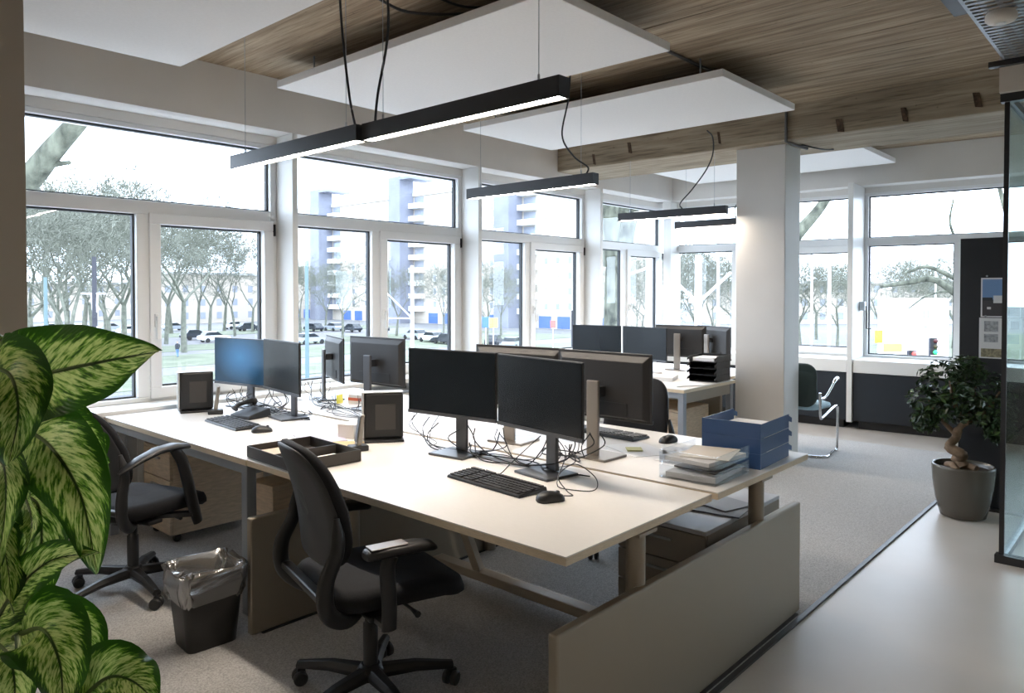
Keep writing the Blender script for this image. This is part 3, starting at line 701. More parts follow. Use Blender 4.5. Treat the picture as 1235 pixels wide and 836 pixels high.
def mouse(label, x, y, rz):
    t = thing('computer_mouse', label, 'mouse', (x, y, ZD), rz, 'black computer mice')
    rr = []
    for fr, z in ((.94, .0006), (1, .006), (.98, .016), (.86, .026), (.6, .034), (.25, .037)):
        rr.append([(u*fr, v*fr, z-.006*max(0, u/.06)) for u, v in rrect(.112, .062, .028, 5)])
    MB().loft(rr).build('body', M_BLACKPL, t)
    MB().tube([(.030, -.004, .0285), (.030, .004, .0285)], .008, 10).build('wheel', M_DKSTAND, t)
keyboard('wide black keyboard lying on the bare pale desk', 2.135, 2.02, R(-5))
keyboard('black keyboard in front of the blue lit monitor', 2.075, 4.06, R(-4))
keyboard('black keyboard behind the silver pole monitor', 3.30, 2.28, R(176))
mouse('black mouse on the bare pale desk', 2.10, 1.707, R(-24))
mouse('black mouse beside the keyboard of the blue lit monitor', 2.075, 3.725, R(-20))
mouse('black mouse on the desk behind the silver pole monitor', 3.33, 1.93, R(170))

# phones, trays, papers ---------------------------------------------------------------------------
t = thing('cordless_phone', 'cordless phone upright in its cradle beside the slim computer', 'phone', (2.145, 2.945, ZD), R(-20))
MB().box(-.045, .045, -.035, .035, 0, .028).build('cradle', M_BLACKPL, t, .006)
MB().hexa([(-.012, -.024, .028), (.014, -.024, .028), (.014, .024, .028), (-.012, .024, .028)], [(.010, -.022, .175), (.030, -.022, .175), (.030, .022, .175), (.010, .022, .175)]).build('handset', mat('phone_silver', (.33, .31, .28), .4, metal=.4), t, .006)
MB().hexa([(-.0135, -.018, .045), (-.012, -.018, .045), (-.012, .018, .045), (-.0135, .018, .045)], [(.0065, -.018, .165), (.008, -.018, .165), (.008, .018, .165), (.0065, .018, .165)]).build('keypad', M_BLACKPL, t)
t = thing('cordless_phone', 'cordless phone upright in its cradle between the computer and the blue lit monitor', 'phone', (2.19, 4.50, ZD), R(-25))
MB().box(-.045, .045, -.035, .035, 0, .028).build('cradle', M_BLACKPL, t, .006)
MB().hexa([(-.012, -.024, .028), (.014, -.024, .028), (.014, .024, .028), (-.012, .024, .028)], [(.010, -.022, .175), (.030, -.022, .175), (.030, .022, .175), (.010, .022, .175)]).build('handset', mat('phone_silver', ()), t, .006)
t = thing('desk_phone', 'black desk phone with its handset in front of the dark window monitor', 'phone', (2.275, 4.22, ZD), R(12))
MB().hexa([(-.085, -.09, 0), (.085, -.09, 0), (.085, .09, 0), (-.085, .09, 0)], [(-.08, -.085, .025), (.08, -.085, .055), (.08, .085, .055), (-.08, .085, .025)]).build('body', M_BLACKPL, t, .006)
MB().tube(spline([(-.075, .055, .055), (-.05, .055, .075), (.0, .055, .085), (.06, .055, .09), (.085, .055, .078)], 4), [.02, .022, .016, .014, .014, .013, .013, .013, .013, .014, .014, .015, .016, .02, .024, .022, .02], 10).build('handset', M_BLACKPL, t)
# open dark tray on the desk
t = thing('letter_tray', 'open dark tray with papers at the desk joint', 'tray', (1.862, 2.975, ZD), R(-3))
tr = MB().box(-.165, .165, -.225, .225, .002, .006).box(-.165, -.160, -.225, .225, .006, .055).box(.160, .165, -.225, .225, .006, .055).box(-.16, .16, -.225, -.220, .006, .055).box(-.16, .16, .220, .225, .006, .055)
tr.build('body', mat('tray_dark', (.045, .040, .036), .5), t, .002)
MB().box(-.159, .159, -.02, -.016, .0062, .050).build('divider', mat('tray_dark', ()), t)
MB().box(-.12, .02, .03, .20, .0065, .03).build('contents', mat('tray_paper', (.55, .46, .36), .7), t, .003)
MB().box(-.05, .13, -.18, -.05, .0065, .016).build('papers', M_PAPER, t)
# stacked letter trays
def letter_tray(name, label, x, y, z, rz, m, L=.335, W=.25, h=.065, lip=True, group=None, opening=1):
    t = thing(name, label, 'tray', (x, y, z), rz, group)
    a = MB().box(-L/2, L/2, -W/2, W/2, 0, .003).box(-L/2, -L/2+.003, -W/2, W/2, .003, h)
    a.box(-L/2+.003, L/2, W/2-.003, W/2, .003, h*.96).box(-L/2+.003, L/2, -W/2, -W/2+.003, .003, h*.96)
    a.build('body', m, t)
    if lip:
        for y0 in (-W/2, W/2-.003):
            q = [(L/2-.02, h*.55), (L/2+.042, h*.30), (L/2+.042, h*.62), (L/2-.02, h*.96)]
            MB().hexa([(x, y0, z) for x, z in q], [(x, y0+.003, z) for x, z in q]).build('lip', m, t)
    return t
M_BLUE = mat('blue_plastic', (.035, .085, .22), .38)
BL = ['bottom', 'middle', 'top']
for k in range(3):
    letter_tray('letter_tray', 'blue plastic letter tray, %s of the blue stack' % BL[k], 3.245, 1.475, ZD+k*.0665, R(3), M_BLUE, .36, .27, .066, True, 'blue letter trays')
sheet('paper_stack', 'white papers lying in the top blue letter tray', 3.25, 1.475, ZD+.137, .297, .21, R(3), M_PAPER, 'paper', .02)
M_ACRYL = glass_mat('clear_acrylic', (.93, .95, .97), .10, .02)
for k in range(2):
    letter_tray('acrylic_tray', 'clear acrylic letter tray, %s one of the pair' % ['lower', 'upper'][k], 2.842, 1.473, ZD+k*.062, R(2), M_ACRYL, .33, .25, .055, False, 'clear acrylic trays')
sheet('paper_stack', 'documents lying in the lower clear acrylic tray', 2.85, 1.478, ZD+.004, .30, .215, R(5), mat('docs', (.62, .60, .58), .6), 'paper', .022)
sheet('folder', 'dark grey folder lying on the documents in the lower acrylic tray', 2.88, 1.472, ZD+.027, .22, .20, R(-6), mat('dark_folder', (.13, .125, .12), .5), 'folder', .006)
sheet('paper_stack', 'loose grey papers piled in the upper clear acrylic tray', 2.86, 1.478, ZD+.066, .29, .21, R(-5), mat('docs_grey', (.55, .53, .51), .6), 'paper', .016)
sheet('paper', 'sheet lying askew on the pile in the upper acrylic tray', 2.89, 1.47, ZD+.083, .25, .20, R(14), mat('docs_beige', (.62, .57, .50), .6), 'paper', .003)
sheet('paper', 'white sheet lying under the yellow sticky pad', 3.075, 1.95, ZD+.0004, .297, .21, R(64))
sheet('sticky_pad', 'yellow sticky note pad on the white sheet', 3.05, 1.955, ZD+.002, .075, .075, R(40), mat('sticky', (.62, .62, .30), .7), 'sticky notes', .006)
sheet('paper', 'white sheet lying between the sticky pad and the blue trays', 3.19, 1.76, ZD+.0004, .297, .21, R(35))
sheet('paper', 'white sheet tucked by the clear acrylic trays', 3.06, 1.70, ZD+.002, .25, .18, R(10))
for k in range(4):
    letter_tray('letter_tray', 'black letter tray, %s of the black stack' % ['lowest', 'second', 'third', 'topmost'][k], 5.93, 3.03, ZD+k*.056, pi+R(4), M_BLACKPL, .30, .25, .055, True, 'black letter trays')
sheet('paper', 'white papers in the topmost black letter tray', 5.90, 3.03, ZD+.175, .21, .19, R(4), th=.03)
sheet('paper_stack', 'pile of white papers beside the black letter trays', 5.68, 3.36, ZD+.0004, .28, .24, R(20), th=.035)
sheet('paper_stack', 'white papers fanned at the corner of the desk behind the column', 5.50, 3.03, ZD+.0004, .30, .24, R(-30), th=.008)
sheet('paper', 'white sheet under the lilac folder on the window desk', 2.12, 3.42, ZD+.0004, .21, .297, R(30))
sheet('folder', 'lilac folder lying beside the dark open tray', 2.19, 3.34, ZD+.0018, .22, .28, R(-20), mat('lilac', (.55, .52, .66), .6), 'folder', .004)
sheet('envelope', 'brown envelope lying beside the cordless phone', 2.16, 3.11, ZD+.0004, .16, .22, R(40), mat('manila', (.62, .44, .22), .6), 'envelope', .004)
sheet('paper', 'white sheet lying behind the slim computer', 2.43, 3.35, ZD+.0004, .21, .297, R(50))
b = thing('carton', 'small white carton standing behind the cordless phone', 'box', (2.33, 3.25, ZD), R(20))
MB().box(-.06, .06, -.05, .05, 0, .07).build('body', mat('carton_white', (.75, .72, .68), .6), b, .002); MB().box(-.061, .061, -.051, .051, .0705, .074).build('lid', mat('carton_white', ()), b)
b = thing('carton', 'pale carton with a red band on the far window desk', 'box', (3.12, 4.22, ZD), R(15))
MB().box(-.09, .09, -.06, .06, 0, .06).build('body', mat('carton_white', ()), b, .002); MB().box(-.091, .091, -.061, .061, .02, .04).build('band', mat('red_band', (.55, .12, .06), .6), b)
sheet('sticky_pad', 'yellow note pad standing by the far window monitor', 2.98, 4.30, ZD, .06, .012, R(20), mat('sticky_bright', (.80, .78, .15), .7), 'sticky notes', .06)
sheet('paper', 'white sheet on the far window desk', 3.0, 4.72, ZD+.0004, .21, .297, R(-20))
sheet('paper', 'white sheet by the edge-on monitor', 2.78, 4.62, ZD+.0004, .21, .297, R(15))

# cable tangles on the desks ----------------------------------------------------------------------
def tangle(label, pts, n, zmax, seed, parent=None):
    r = random.Random(seed); mb = MB()
    for k in range(n):
        a, b = r.sample(pts, 2)
        J = lambda w: r.uniform(-w, w)
        za, zb = r.choice([.03, zmax*.8, zmax]), r.choice([.006, .05, zmax*.9])
        P = [Vector((a[0]+J(.04), a[1]+J(.04), ZD+za))]
        P.append(P[0]+Vector((J(.04), J(.05), -za*.45)))
        for q in (.3, .65):
            P.append(Vector((a[0]+(b[0]-a[0])*q+J(.07), a[1]+(b[1]-a[1])*q+J(.07), ZD+.005+r.random()*.012)))
        e_ = Vector((b[0]+J(.04), b[1]+J(.04), ZD+zb)); P += [e_+Vector((J(.03), J(.04), -zb*.5)), e_]
        c = [Vector((p.x, p.y, max(p.z, ZD+.0045))) for p in spline(P, 7)]
        mb.tube(c, r.choice([.002, .0025, .003]), 5)
    return tag(mb.build('cable_tangle', M_BLACKPL), label, 'cables', 'black cable tangles', 'stuff')
tangle('black cables tangled behind the pair above the wide keyboard', [(2.46, 2.75), (2.46, 2.5), (2.45, 2.25), (2.46, 2.0), (2.44, 1.85), (2.50, 2.9)], 11, .15, 3)
tangle('black cables tangled behind the blue lit monitor', [(2.50, 4.75), (2.46, 4.5), (2.45, 4.2), (2.46, 3.9), (2.53, 4.4), (2.40, 4.65)], 15, .13, 5)
tangle('black cables crossing the far window desk', [(2.95, 4.45), (2.85, 4.2), (2.75, 3.75), (2.70, 3.4), (2.68, 4.0), (2.9, 4.6)], 14, .14, 9)
tangle('black cables around the silver monitor pole', [(2.74, 1.98), (2.68, 2.1), (2.72, 2.2), (2.55, 1.95)], 6, .14, 12)
tag(MB().tube([Vector((q.x, q.y, max(q.z, ZD+.003))) for q in spline([(2.15, 1.69, ZD+.012), (2.20, 1.68, ZD+.005), (2.23, 1.73, ZD+.006), (2.25, 1.79, ZD+.05), (2.32, 1.76, ZD+.09), (2.36, 1.69, ZD+.04), (2.30, 1.66, ZD+.006), (2.26, 1.80, ZD+.006), (2.40, 1.87, ZD+.10), (2.43, 1.95, ZD+.16)], 7)], .0022, 5).build('mouse_cable', M_BLACKPL), 'thin mouse cable standing in a loop on the bare desk', 'cable')
tag(MB().tube([Vector((q.x, q.y, max(q.z, ZD+.003))) for q in spline([(2.21, 2.10, ZD+.012), (2.25, 2.12, ZD+.005), (2.27, 2.2, ZD+.004), (2.24, 2.10, ZD+.006), (2.30, 2.08, ZD+.05), (2.38, 2.04, ZD+.12), (2.43, 2.03, ZD+.15)], 7)], .0022, 5).build('keyboard_cable', M_BLACKPL), 'thin cable leading from the wide keyboard to the stand', 'cable')

# waste bin with liner ------------------------------------------------------------------------------
t = thing('waste_bin', 'black waste bin with a clear crumpled liner beside the desk leg', 'bin', (1.452, 3.085, .009), R(-4))
M_BIN = mat('bin_plastic', (.020, .019, .018), .45)
def sq(w, d, r, z, n=5): return [(x, y, z) for x, y in rrect(w, d, r, n)]
MB().loft([sq(.205, .165, .03, 0), sq(.21, .17, .03, .004), sq(.27, .215, .035, .325), sq(.262, .207, .034, .325), sq(.20, .16, .03, .012)]).build('body', M_BIN, t)
rl = random.Random(4)
m = bpy.data.materials.new('liner_film'); m.use_nodes = True; nt = m.node_tree; nt.nodes.remove(nt.nodes['Principled BSDF'])
tr_ = nt.nodes.new('ShaderNodeBsdfTransparent'); tr_.inputs[0].default_value = (.62, .62, .62, 1); gl = nt.nodes.new('ShaderNodeBsdfGlossy'); gl.inputs['Roughness'].default_value = .18
df = nt.nodes.new('ShaderNodeBsdfDiffuse'); df.inputs[0].default_value = (.45, .44, .43, 1)
m1 = nt.nodes.new('ShaderNodeMixShader'); m1.inputs[0].default_value = .42; m2 = nt.nodes.new('ShaderNodeMixShader'); m2.inputs[0].default_value = .16
nt.links.new(tr_.outputs[0], m1.inputs[1]); nt.links.new(gl.outputs[0], m1.inputs[2]); nt.links.new(m1.outputs[0], m2.inputs[1]); nt.links.new(df.outputs[0], m2.inputs[2]); nt.links.new(m2.outputs[0], nt.nodes['Material Output'].inputs[0])
rings = []
for w, d, z, amp in ((.255, .20, .20, .006), (.272, .217, .23, .010), (.285, .23, .27, .008), (.284, .229, .31, .006), (.29, .235, .335, .010), (.25, .20, .34, .012), (.24, .185, .30, .014), (.20, .15, .22, .02), (.17, .13, .10, .02)):
    base = sq(w, d, .04, z, 9)
    rings.append([(x*(1+rl.uniform(-1, 1)*amp/.12), y*(1+rl.uniform(-1, 1)*amp/.12), zz+rl.uniform(-1, 1)*amp*1.3) for x, y, zz in base])
MB().loft(rings, cap=False, smooth=True).build('liner', m, t)

# potted ficus -----------------------------------------------------------------------------------------
t = thing('potted_ficus', 'small leafy ficus tree in a round taupe pot', 'plant', (5.70, 1.06, 0))
M_POT = mat('pot_glaze', (.105, .095, .08), .25)
MB().lathe([(.115, .0), (.135, .008), (.165, .12), (.182, .24), (.188, .335), (.184, .35), (.176, .35), (.172, .33), (.165, .315)], n=36).build('pot', M_POT, t)
MB().lathe([(.172, .30), (.1705, .3155), (.10, .322), (.01, .324)], n=30).build('soil', mat('soil', (.035, .024, .016), .95, var=.5, scale=60, bump=.8), t)
M_BARK = mat('ficus_bark', (.20, .135, .085), .8, var=.3, scale=25, bump=.4)
tk = MB().tube(spline([(0, .0, .315), (.03, .04, .37), (-.03, .0, .42), (-.02, .08, .46), (.02, .05, .52), (-.01, .03, .58), (.01, -.02, .66)], 6), [.052, .05, .05, .046, .042, .04, .04, .04, .036]+[.034]*10+[.028]*12+[.02]*6, 10)
for a, b, c in (((.0, .05, .55), (.02, .16, .66), (.0, .22, .78)), ((.0, .02, .6), (.03, -.12, .72), (.02, -.2, .86)), ((.0, -.0, .64), (-.06, .05, .78), (-.05, .08, .95)), ((.01, .0, .62), (.08, -.03, .74), (.1, -.05, .9))):
    tk.tube(spline([a, b, c], 5), [.018-.0012*i for i in range(11)], 7)
for a, b in (((.05, -.06, .318), (-.03, .06, .33)), ((-.08, .02, .318), (.02, .1, .33)), ((.07, .08, .32), (-.02, -.08, .335))): tk.tube([a, ((a[0]+b[0])/2, (a[1]+b[1])/2, .345), b], .022, 8)
tk.build('trunk', M_BARK, t)
fl = MB(); rf = random.Random(21)
lobes = [((.0, .10, .90), .19), ((.0, .20, .76), .15), ((-.03, -.10, .84), .20), ((.0, -.17, .72), .14), ((.0, .0, .98), .13), ((-.04, .22, .63), .10), ((.02, -.2, .60), .10), ((.0, .03, .74), .15)]
for k in range(1900):
    (cx, cy, cz), rr_ = rf.choice(lobes)
    d = Vector((rf.gauss(0, 1), rf.gauss(0, 1), rf.gauss(0, 1))).normalized()*(rr_*rf.uniform(.55, 1.0)**.6)
    p = Vector((cx+d.x*.95, cy+d.y, cz+d.z*.85))
    if p.x > .245: p.x = .245-rf.uniform(0, .1)
    n = (d.normalized()*.7+Vector((rf.gauss(0, .4), rf.gauss(0, .4), .5+rf.gauss(0, .3)))).normalized()
    a = n.cross(Vector((rf.gauss(0, 1), rf.gauss(0, 1), rf.gauss(0, 1)))).normalized(); b = n.cross(a)
    L, w = rf.uniform(.02, .034), rf.uniform(.010, .016)
    fl.cur = 0 if rf.random() < .8 else 1
    fl.add([p-a*L, p+b*w+n*.003, p+a*L-n*.006, p-b*w+n*.003], [(0, 1, 2), (0, 2, 3)])
o = fl.build('foliage', [mat('ficus_leaf', (.018, .045, .016), .32), mat('ficus_leaf_young', (.05, .10, .025), .35)], t); o['kind'] = 'stuff'
# tall variegated plant in the foreground -------------------------------------------------------------
def leaf_mat():
    m = bpy.data.materials.new('variegated_leaf'); m.use_nodes = True; nt = m.node_tree; b = nt.nodes['Principled BSDF']
    L = nt.links.new
    def math_(op, a, bb=None, c=None):
        n = nt.nodes.new('ShaderNodeMath'); n.operation = op
        for i, v in enumerate((a, bb, c)):
            if v is None: continue
            if isinstance(v, (int, float)): n.inputs[i].default_value = v
            else: L(v, n.inputs[i])
        return n.outputs[0]
    uv = nt.nodes.new('ShaderNodeUVMap'); uv.uv_map = 'leaf'
    sp = nt.nodes.new('ShaderNodeSeparateXYZ'); L(uv.outputs[0], sp.inputs[0])
    oi = nt.nodes.new('ShaderNodeObjectInfo')
    u, v = sp.outputs[0], sp.outputs[1]
    av = math_('ABSOLUTE', math_('MULTIPLY_ADD', v, 2, -1))
    cx = math_('MULTIPLY_ADD', av, -5.5, math_('MULTIPLY', u, 19))
    cb = nt.nodes.new('ShaderNodeCombineXYZ'); L(cx, cb.inputs[0]); L(math_('MULTIPLY', v, 4.0), cb.inputs[1]); L(math_('MULTIPLY', oi.outputs['Random'], 30), cb.inputs[2])
    nz = nt.nodes.new('ShaderNodeTexNoise'); nz.inputs['Scale'].default_value = 2.1; nz.inputs['Detail'].default_value = 5; nz.inputs['Roughness'].default_value = .62; L(cb.outputs[0], nz.inputs['Vector'])
    edge = nt.nodes.new('ShaderNodeMapRange'); edge.inputs[1].default_value = .60; edge.inputs[2].default_value = .98; edge.inputs[3].default_value = .06; edge.inputs[4].default_value = -.24; L(av, edge.inputs[0])
    s = math_('ADD', nz.outputs['Fac'], edge.outputs[0])
    cr = nt.nodes.new('ShaderNodeValToRGB'); e = cr.color_ramp.elements
    e[0].position, e[0].color = .42, (.022, .085, .006, 1); e[1].position, e[1].color = .62, (.60, .72, .25, 1)
    x = e.new(.50); x.color = (.14, .32, .025, 1)
    L(s, cr.inputs[0])
    rib = nt.nodes.new('ShaderNodeMapRange'); rib.inputs[1].default_value = .025; rib.inputs[2].default_value = .06; L(av, rib.inputs[0])
    mx = nt.nodes.new('ShaderNodeMixRGB'); mx.inputs[1].default_value = (.022, .055, .008, 1); L(rib.outputs[0], mx.inputs[0]); L(cr.outputs[0], mx.inputs[2])
    L(mx.outputs[0], b.inputs['Base Color']); b.inputs['Roughness'].default_value = .33
    tl = nt.nodes.new('ShaderNodeBsdfTranslucent'); L(mx.outputs[0], tl.inputs[0])
    ms = nt.nodes.new('ShaderNodeMixShader'); ms.inputs[0].default_value = .38; L(b.outputs[0], ms.inputs[1]); L(tl.outputs[0], ms.inputs[2])
    L(ms.outputs[0], nt.nodes['Material Output'].inputs[0])
    wv = nt.nodes.new('ShaderNodeTexWave'); wv.inputs['Scale'].default_value = .6; wv.inputs['Distortion'].default_value = .5; L(cb.outputs[0], wv.inputs['Vector'])
    bp = nt.nodes.new('ShaderNodeBump'); bp.inputs['Strength'].default_value = .12; bp.inputs['Distance'].default_value = .004; L(wv.outputs['Fac'], bp.inputs['Height']); L(bp.outputs[0], b.inputs['Normal'])
    return m
M_LEAF = leaf_mat(); M_STEM = mat('plant_stem', (.07, .12, .025), .5, var=.3, scale=20)
PLANT = at(-6, 640, 1.42); PLANT.z = 0
t = thing('dieffenbachia', 'tall plant with big cream-speckled green leaves beside the beige wall pier', 'plant', PLANT)
def leaf(pts, width, roll=0, fold=.18, curl=.0, shape=.45):
    """pts: surveyed points of the midrib from stalk to tip; roll turns the blade about the midrib"""
    c = [p-PLANT for p in spline(pts, 8)]; n = len(c)-1; nv = 10
    eye = Vector((0, 0, EYE))-PLANT
    vs, uvs, fs = [], [], []
    for i, p in enumerate(c):
        u = i/n; tg = (c[min(i+1, n)]-c[max(i-1, 0)]).normalized()
        to = (eye-p).normalized(); nr = (to-tg*to.dot(tg)).normalized()
        nr = Matrix.Rotation(roll, 3, tg) @ nr
        sd = tg.cross(nr)
        w = width*max(0, (sin(pi*u**shape*.999))**.72)*(1.0 if u < .9 else 1.0)
        w = max(w, width*.02)
        for j in range(nv+1):
            q = 2*j/nv-1
            wav = .012*sin(u*13+q*2)*q*q
            vs.append(p + sd*(q*w) + nr*((fold*abs(q)-curl*q*q)*w + wav)); uvs.append((u, j/nv))
    for i in range(n):
        for j in range(nv):
            fs.append((i*(nv+1)+j, (i+1)*(nv+1)+j, (i+1)*(nv+1)+j+1, i*(nv+1)+j+1))
    me = bpy.data.meshes.new('leaf'); me.from_pydata([tuple(v) for v in vs], [], fs); me.materials.append(M_LEAF)
    ul = me.uv_layers.new(name='leaf')
    for lp in me.loops: ul.data[lp.index].uv = uvs[lp.vertex_index]
    for p in me.polygons: p.use_smooth = True
    me.update()
    o = bpy.data.objects.new('leaf', me); COL.objects.link(o); o.parent = t
    sd_ = MB().tube([c[i]-(eye-c[i]).normalized()*.004 for i in range(n+1)], [.0055*(1-.8*i/n) for i in range(n+1)], 6).build('midrib', M_STEM, o)
    return o
def stalk(pts, r0=.009, r1=.006):
    c = [p-PLANT for p in spline(pts, 6)]; n = len(c)-1
    MB().tube(c, [r0+(r1-r0)*i/n for i in range(n+1)], 8).build('stalk', M_STEM, t)
D = 1.40
leaf([at(-6, 462, 1.42), at(48, 452, 1.36), at(120, 437, 1.30), at(191, 424, 1.27)], .088, R(-8), .10, shape=.62)
leaf([at(-8, 442, 1.25), at(14, 455, 1.20), at(22, 500, 1.17), at(10, 560, 1.18)], .062, R(14), .20, shape=.5)
leaf([at(-14, 425, 1.36), at(2, 408, 1.33), at(20, 417, 1.30)], .030, R(50), .2)
leaf([at(30, 517, 1.36), at(62, 540, 1.30), at(98, 600, 1.25), at(117, 692, 1.24)], .070, R(6), .16, shape=.55)
leaf([at(48, 508, 1.52), at(86, 520, 1.50), at(112, 545, 1.48), at(129, 592, 1.47)], .052, R(24), .30, shape=.6)
leaf([at(60, 500, 1.56), at(92, 510, 1.55), at(112, 528, 1.54), at(130, 560, 1.53)], .030, R(-50), .4, shape=.6)
leaf([at(20, 596, 1.44), at(46, 610, 1.42), at(50, 670, 1.40), at(44, 746, 1.40)], .060, R(-10), .18, shape=.5)
leaf([at(28, 590, 1.33), at(38, 620, 1.30), at(36, 650, 1.28), at(20, 690, 1.28)], .022, R(40), .4)
leaf([at(-4, 748, 1.30), at(20, 712, 1.26), at(62, 676, 1.24), at(119, 667, 1.22)], .042, R(-24), .22, shape=.62)
leaf([at(26, 764, 1.30), at(52, 760, 1.24), at(72, 800, 1.20), at(76, 862, 1.20)], .066, R(-4), .20, shape=.55)
leaf([at(40, 748, 1.36), at(82, 752, 1.32), at(106, 790, 1.30), at(106, 858, 1.29)], .052, R(18), .20, shape=.55)
leaf([at(96, 846, 1.30), at(130, 818, 1.26), at(160, 822, 1.24), at(192, 850, 1.22)], .060, R(-30), .12, shape=.6)
leaf([at(-10, 770, 1.34), at(10, 790, 1.30), at(18, 830, 1.28), at(12, 880, 1.28)], .060, R(10), .20)
leaf([at(-20, 540, 1.28), at(4, 560, 1.24), at(6, 620, 1.22), at(-6, 690, 1.22)], .045, R(30), .25)
leaf([at(-30, 600, 1.30), at(-2, 640, 1.26), at(10, 690, 1.24), at(14, 740, 1.24)], .034, R(-35), .3)
for pts in ([at(-8, 700, 1.44), at(-6, 560, 1.43), at(-8, 462, 1.42)], [at(-10, 760, 1.40), at(10, 640, 1.40), at(30, 517, 1.36)], [at(-12, 800, 1.40), at(4, 780, 1.36), at(26, 764, 1.30)], [at(-10, 690, 1.42), at(8, 640, 1.42), at(20, 596, 1.44)],
            [at(-12, 800, 1.36), at(-8, 770, 1.33), at(-4, 748, 1.30)], [at(-14, 830, 1.40), at(14, 775, 1.39), at(40, 748, 1.36)], [at(-10, 640, 1.46), at(20, 545, 1.50), at(48, 508, 1.52)], [at(-12, 880, 1.38), at(40, 868, 1.36), at(96, 846, 1.30)],
            [at(-10, 640, 1.46), at(30, 530, 1.55), at(60, 500, 1.56)], [at(0, 690, 1.40), at(16, 640, 1.36), at(28, 590, 1.33)]):
    stalk(pts)
for k in range(3):
    a = k*2.1
    MB().tube(spline([(.05*cos(a), .05*sin(a), .33), (.03*cos(a+1), .03*sin(a+1), .7), (.02*cos(a+2), .02*sin(a+2), 1.0+.12*k), (.0, 0, 1.2+.1*k)], 6), [.017-.0004*i for i in range(19)], 9).build('cane', M_STEM, t)
MB().lathe([(.13, 0), (.15, .01), (.185, .30), (.19, .34), (.175, .34), (.17, .31)], n=30).build('pot', mat('pot_dark', (.06, .06, .06), .4), t)
MB().lathe([(.172, .30), (.165, .318), (.02, .328)], n=24).build('soil', mat('soil', ()), t)

# ================================================================== outdoors
GZ = -5.6
struct('ground', MB().box(-260, 420, 9.5, 420, GZ-.5, GZ).box(11.0, 420, -260, 9.5, GZ-.5, GZ), mat('paving_grey', (.13, .13, .13), .9, var=.1, scale=.2))
M_GRASS = mat('winter_grass', (.12, .135, .09), .95, var=.25, scale=.35)
M_PATH = mat('pale_asphalt', (.15, .145, .15), .9, var=.06, scale=.3); M_RAIL = mat('rail_steel', (.20, .21, .23), .5)
def strip(n, x0, x1, y0, y1, m, dz, lab):
    o = struct(n, MB().box(x0, x1, y0, y1, GZ, GZ+dz), m); o['label'] = lab
strip('lawn', -90, 96, 55.5, 63.5, M_GRASS, .05, 'strip of lawn beside the tram line')
strip('lawn', -90, 96, 70, 83, M_GRASS, .05, 'lawn with bare trees between the paths')
strip('lawn', -90, 96, 88, 98, M_GRASS, .05, 'lawn between the footpath and the street')
strip('lawn', -90, 96, 116, 128, M_GRASS, .05, 'lawn before the parked cars')
strip('road', -90, 96, 98.5, 115.5, M_PATH, .02, 'pale asphalt street')
strip('path', -90, 96, 83.2, 87.8, M_PATH, .03, 'pale footpath across the lawn')
strip('path', -90, 96, 63.7, 69.8, M_PATH, .03, 'pale cycle path beside the lawn')
strip('lawn', 62, 150, -60, 30, M_GRASS, .05, 'lawn beyond the rear crossing')
strip('road', 26, 60, -120, 54, M_PATH, .02, 'pale asphalt street behind the rear windows')
t = thing('tram_track', 'tram rails running along the long windows', 'rails', (0, 50, GZ))
for yy in (-1.9, -.5, 1.4, 2.8): MB().box(-90, 60, yy-.06, yy+.06, 0, .16).build('rail', M_RAIL, t)
t = thing('guard_rail', 'grey guard rail along the tram line', 'railing', (0, 44.5, GZ))
for k in range(30): MB().box(-40+k*3-.04, -40+k*3+.04, -.04, .04, 0, 1.1).build('post', M_RAIL, t)
MB().box(-40, 50, -.03, .03, 1.0, 1.1).build('rail', M_RAIL, t); MB().box(-40, 50, -.03, .03, .5, .58).build('rail', M_RAIL, t)
def gpos(px, depth, z=GZ):
    p = Vector((0, 0, 0)) + _fw0*depth + _rt*((px-617.5)/F_PX*depth); p.z = z
    return p

# bare trees ------------------------------------------------------------------------------------------
M_TREE = mat('tree_bark', (.14, .145, .115), .95, var=.3, scale=2.5, bump=.5)
def tree_mesh(seed, height, r0, fork=.22, levels=6, spread=.55):
    r = random.Random(seed); mb = MB()
    def grow(p, d, L, rad, lev):
        rad = max(rad, .020)
        n = 4 if lev < 3 else 3
        pts, rr = [p], [rad]; q = p
        for i in range(n):
            j_ = .035 if lev == 0 else .11; d = (d + Vector((r.gauss(0, j_), r.gauss(0, j_), r.gauss(0, .05)+.035))).normalized()
            q = q + d*(L/n); pts.append(q); rr.append(rad*(1-.34*(i+1)/n))
        mb.tube(pts, rr, 7 if lev < 2 else (5 if lev < 3 else 3), cap=False, smooth=lev < 3)
        if lev >= levels: return
        k = 3 if lev == 0 else r.choice([2, 3]) if lev < levels-1 else 3
        for j in range(k):
            a = 2*pi*(j+r.random()*.7)/k; tilt = spread*(.65+.6*r.random())
            u = d.cross(Vector((.3, .9, .2))).normalized(); v = d.cross(u)
            nd = (d*cos(tilt) + (u*cos(a)+v*sin(a))*sin(tilt)).normalized()
            grow(pts[-1] - d*(.02*L), nd, L*(.62+.22*r.random())*(1.25 if lev == 0 else 1), rr[-1]*(.62+.1*r.random()), lev+1)
        if lev >= 1:
            for j in range(2 if lev > 2 else 1):
                i = r.randrange(1, n+1); a = r.random()*2*pi; u = d.cross(Vector((.3, .9, .2))).normalized(); v = d.cross(u)
                nd = (d*.55 + (u*cos(a)+v*sin(a))*.85).normalized()
                grow(pts[i], nd, L*.6, rr[i]*.55, min(levels, lev+2 if lev < 3 else lev+1))
    grow(Vector((0, 0, 0)), Vector((0, 0, 1)), height*fork, r0, 0)
    z = max(v[2] for v in mb.v); k = height/z
    mb.v = [(x*k, y*k, zz*k) if zz > height*.02 else (x*k, y*k, zz) for x, y, zz in mb.v]
    return mb.mesh('bare_tree', M_TREE)
